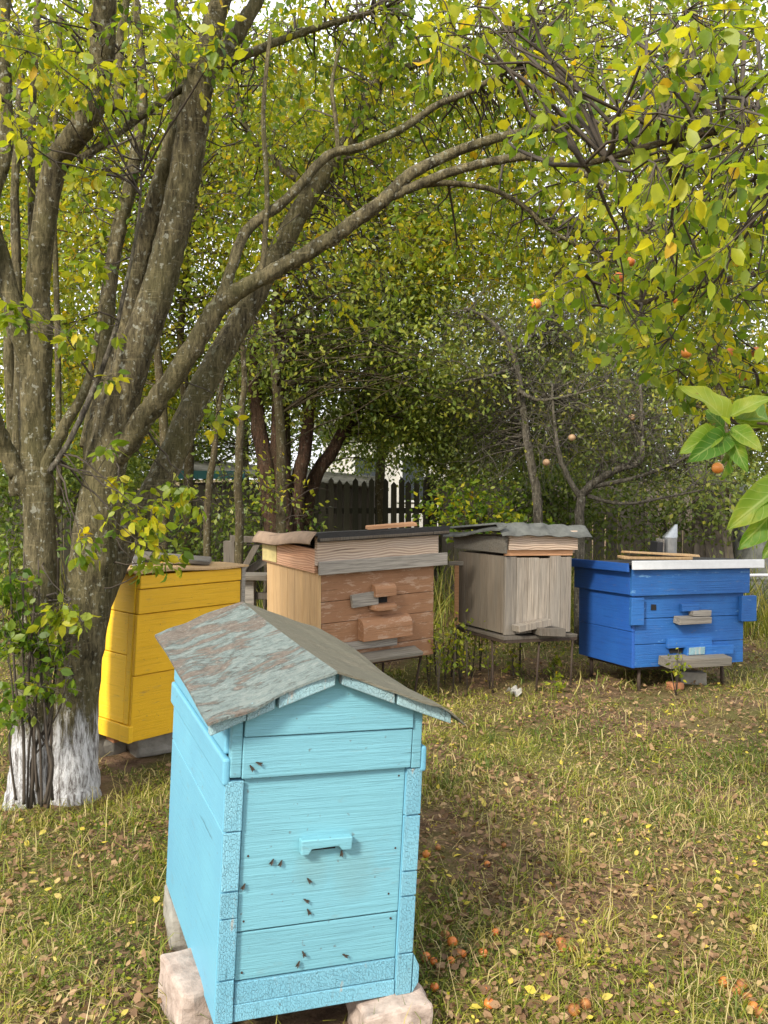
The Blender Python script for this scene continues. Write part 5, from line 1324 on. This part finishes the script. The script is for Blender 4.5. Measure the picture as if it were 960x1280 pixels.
def blades(name, x, y, length, width, tint, mat, lean=1.0, label=None):
    n = len(x); z = gh(x, y)
    base = np.stack([x, y, z - .005], 1)
    ang = rng.uniform(0, 2 * math.pi, n)
    tilt = np.clip(np.abs(rng.normal(.65, .45, n)) * lean, .03, 1.6)
    bend = np.clip(np.abs(rng.normal(.45, .35, n)) * lean, .05, 1.3)
    side = np.stack([-np.sin(ang + rng.normal(0, .8, n)), np.cos(ang), np.zeros(n)], 1); side = unit(side)
    L = length[:, None]; Wd = width[:, None]
    pts = [base]
    for j in range(3):
        d1 = np.stack([np.cos(ang) * np.sin(tilt), np.sin(ang) * np.sin(tilt), np.cos(tilt)], 1)
        p1 = pts[-1] + d1 * L * (.36, .34, .30)[j]
        p1[:, 2] = np.maximum(p1[:, 2], z + .003)
        pts.append(p1); tilt = np.clip(tilt + bend * (.8 + .5 * j), 0, 2.6); ang = ang + rng.normal(0, .45, n)
    V = np.stack([pts[0] - side * Wd * .5, pts[0] + side * Wd * .5, pts[1] - side * Wd * .5, pts[1] + side * Wd * .5, pts[2] - side * Wd * .36, pts[2] + side * Wd * .36, pts[3]], 1).reshape(-1, 3)
    b = (np.arange(n) * 7)[:, None]
    F4 = np.concatenate([b + np.array([0, 1, 3, 2]), b + np.array([2, 3, 5, 4])]); F3 = b + np.array([4, 5, 6])
    o_ = np_mesh(name, V, F4, np.repeat(tint, 7), mat, None, False, F3)
    tag(o_, kind='stuff')
    if label: tag(o_, label)
    return o_
x, y = scatter(210000, 2.2, 11.5)
bare = vnoise(x, y, 2.6, 3) + .5 * vnoise(x, y, 7, 5)
keep = bare + rng.normal(0, .30, len(x)) > -.22
# bare soil below the grey and blue hives
keep &= ~((np.hypot((x - 1.5) / 1.3, (y - 7.0) / .9) < 1) & (rng.uniform(0, 1, len(x)) < .75))
keep &= ~((np.hypot((x - .3) / .42, (y - 2.95) / .6) < 1) & (rng.uniform(0, 1, len(x)) < .2))
x, y = x[keep], y[keep]
gt = .33 + .26 * vnoise(x, y, 1.7, 1) + .26 * vnoise(x, y, 6, 2)
dry = rng.uniform(0, 1, len(x)) < .26 + .30 * vnoise(x, y, 2.4, 7)
tint = np.clip(np.where(dry, rng.uniform(.62, 1.0, len(x)), gt + rng.normal(0, .12, len(x)) - .04), 0, 1)
Ln = rng.gamma(3.5, .0098, len(x)) * (1 + .8 * vnoise(x, y, 5, 4)) + .012
Ln = np.where(dry, Ln * 1.25, Ln)
lean_ = 1.25 + .9 * np.clip(vnoise(x, y, 2.3, 11) + .2, 0, 1)
blades('grass', x, y, Ln, rng.uniform(.0022, .0048, len(x)) * np.clip(y / 3.5, 1, 2.2), tint, M['grass'], lean_, 'short mixed green and straw coloured grass')
x, y = scatter(9000, 2.2, 8.0)
blades('dry_straw', x, y, rng.uniform(.08, .24, len(x)), rng.uniform(.0018, .0034, len(x)), np.clip(rng.normal(.82, .12, len(x)), 0, 1), M['grass'], 2.6, 'long pale dry straws lying in the grass')
# greener tufts
tx, ty = scatter(340, 2.3, 8.5)
k = 24
x = np.repeat(tx, k) + rng.normal(0, .025, len(tx) * k); y = np.repeat(ty, k) + rng.normal(0, .025, len(tx) * k)
ok = ~inside(x, y); x, y = x[ok], y[ok]
blades('grass_tufts', x, y, rng.uniform(.05, .16, len(x)), rng.uniform(.0025, .0048, len(x)), np.clip(np.repeat(rng.normal(.40, .18, len(tx)), k)[ok] + rng.normal(0, .1, len(x)), 0, 1), M['grass'], 1.1, 'taller green grass tufts')
# grass licking over the front of the light blue hive
x = rng.uniform(-.33, .12, 200); y = 2.33 + .35 * (x + .2) + rng.normal(0, .03, 200) - .03
ok = ~inside(x, y); x, y = x[ok], y[ok]
blades('front_grass', x, y, rng.uniform(.06, .17, len(x)), rng.uniform(.003, .0055, len(x)), np.clip(rng.normal(.35, .2, len(x)), 0, 1), M['grass'], 1.0, 'thin grass blades in front of the light blue hive')
# tall grass by the fence
x = rng.uniform(-5, 5.5, 14000); y = rng.uniform(8.4, 10.9, 14000)
sel = (x > .9) | (rng.uniform(0, 1, len(x)) < .25); x, y = x[sel], y[sel]
blades('tall_grass', x, y, rng.uniform(.3, .95, len(x)) * np.clip(.5 + (y - 8.4) / 2, .4, 1), rng.uniform(.006, .011, len(x)), np.clip(rng.normal(.40, .22, len(x)), 0, 1), M['grass'], .55, 'tall rank grass along the fence')
# fallen leaves
x, y = scatter(52000, 2.2, 9.0)
dens = -.8 * (vnoise(x, y, 2.6, 3) + .5 * vnoise(x, y, 7, 5)) + .15 * (x > .2) + .6 * (np.hypot((x - .35) / .6, (y - 2.9) / .7) < 1)
kp = dens + rng.normal(0, .4, len(x)) > -.15; x, y = x[kp], y[kp]
n = len(x)
P = np.stack([x, y, gh(x, y) + rng.uniform(.0, .030, n)], 1)
ang = rng.uniform(0, 6.283, n)
D = np.stack([np.cos(ang), np.sin(ang), rng.normal(0, .4, n)], 1)
up = np.stack([rng.normal(0, .6, n), rng.normal(0, .6, n), np.ones(n)], 1)
o_ = leaves('fallen_leaves', P, D, np.clip(rng.gamma(3.0, .0068, n), .007, .038), np.clip(rng.beta(2.2, 2.2, n) * .95 + (rng.uniform(0, 1, n) < .07) * .5, 0, 1), M['litter'], None, True, up)
tag(o_, 'brown and yellow fallen leaves', kind='stuff')
# ground-cover clover
x0_, y0_ = scatter(260, 2.3, 7.5)
k = 24
x = np.repeat(x0_, k) + rng.normal(0, .05, len(x0_) * k); y = np.repeat(y0_, k) + rng.normal(0, .05, len(x0_) * k)
ok = ~inside(x, y); x, y = x[ok], y[ok]; n = len(x)
P = np.stack([x, y, gh(x, y) + rng.uniform(.01, .05, n)], 1)
ang = rng.uniform(0, 6.283, n); D = np.stack([np.cos(ang), np.sin(ang), rng.normal(.1, .2, n)], 1)
up = np.stack([rng.normal(0, .4, n), rng.normal(0, .4, n), np.ones(n)], 1)
o_ = leaves('ground_cover', P, D, rng.uniform(.010, .022, n), np.clip(rng.normal(.5, .15, n), 0, 1), M['leaf_y'], None, False, up); tag(o_, 'tiny green clover leaves in the grass', kind='stuff')

# weeds under the stands
def weed(x, y, h_, label):
    e_ = empty('weed', (x, y, 0)); tag(e_, label, 'weed', 'weeds between the hive stands')
    mb = MB(); P = []
    for k in range(3):
        a = random.uniform(0, 6.28); tip = Vector((math.cos(a) * .05, math.sin(a) * .05, h_ * random.uniform(.7, 1.1)))
        pts = [(0, 0, -.02), tuple(tip * .5 + Vector((random.uniform(-.01, .01), 0, 0))), tuple(tip)]
        mb.tube(pts, [.004, .003, .0015], 5)
        for _ in range(16): P.append(np.array(tip) * random.uniform(.3, 1.05) + rng.normal(size=3) * .03)
    mb.build('stem', M['twig'], e_, smooth=True)
    P = np.array(P); n = len(P); D = rng.normal(size=(n, 3)); D[:, 2] -= .1
    leaves('leaves', P, D, rng.uniform(.025, .05, n), np.clip(rng.normal(.5, .18, n), 0, 1), M['leaf_y'], e_, False)
for px, py in [(548, 868), (556, 852), (566, 862), (575, 850), (584, 866), (590, 846), (612, 858), (536, 856), (642, 850), (690, 845), (845, 868), (700, 868), (570, 838), (600, 838), (545, 842)]:
    p = gpt(px, py); weed(p.x, p.y, random.uniform(.35, .62) if px < 620 else random.uniform(.15, .3), 'leafy weed growing beside the legs of the hive stands')
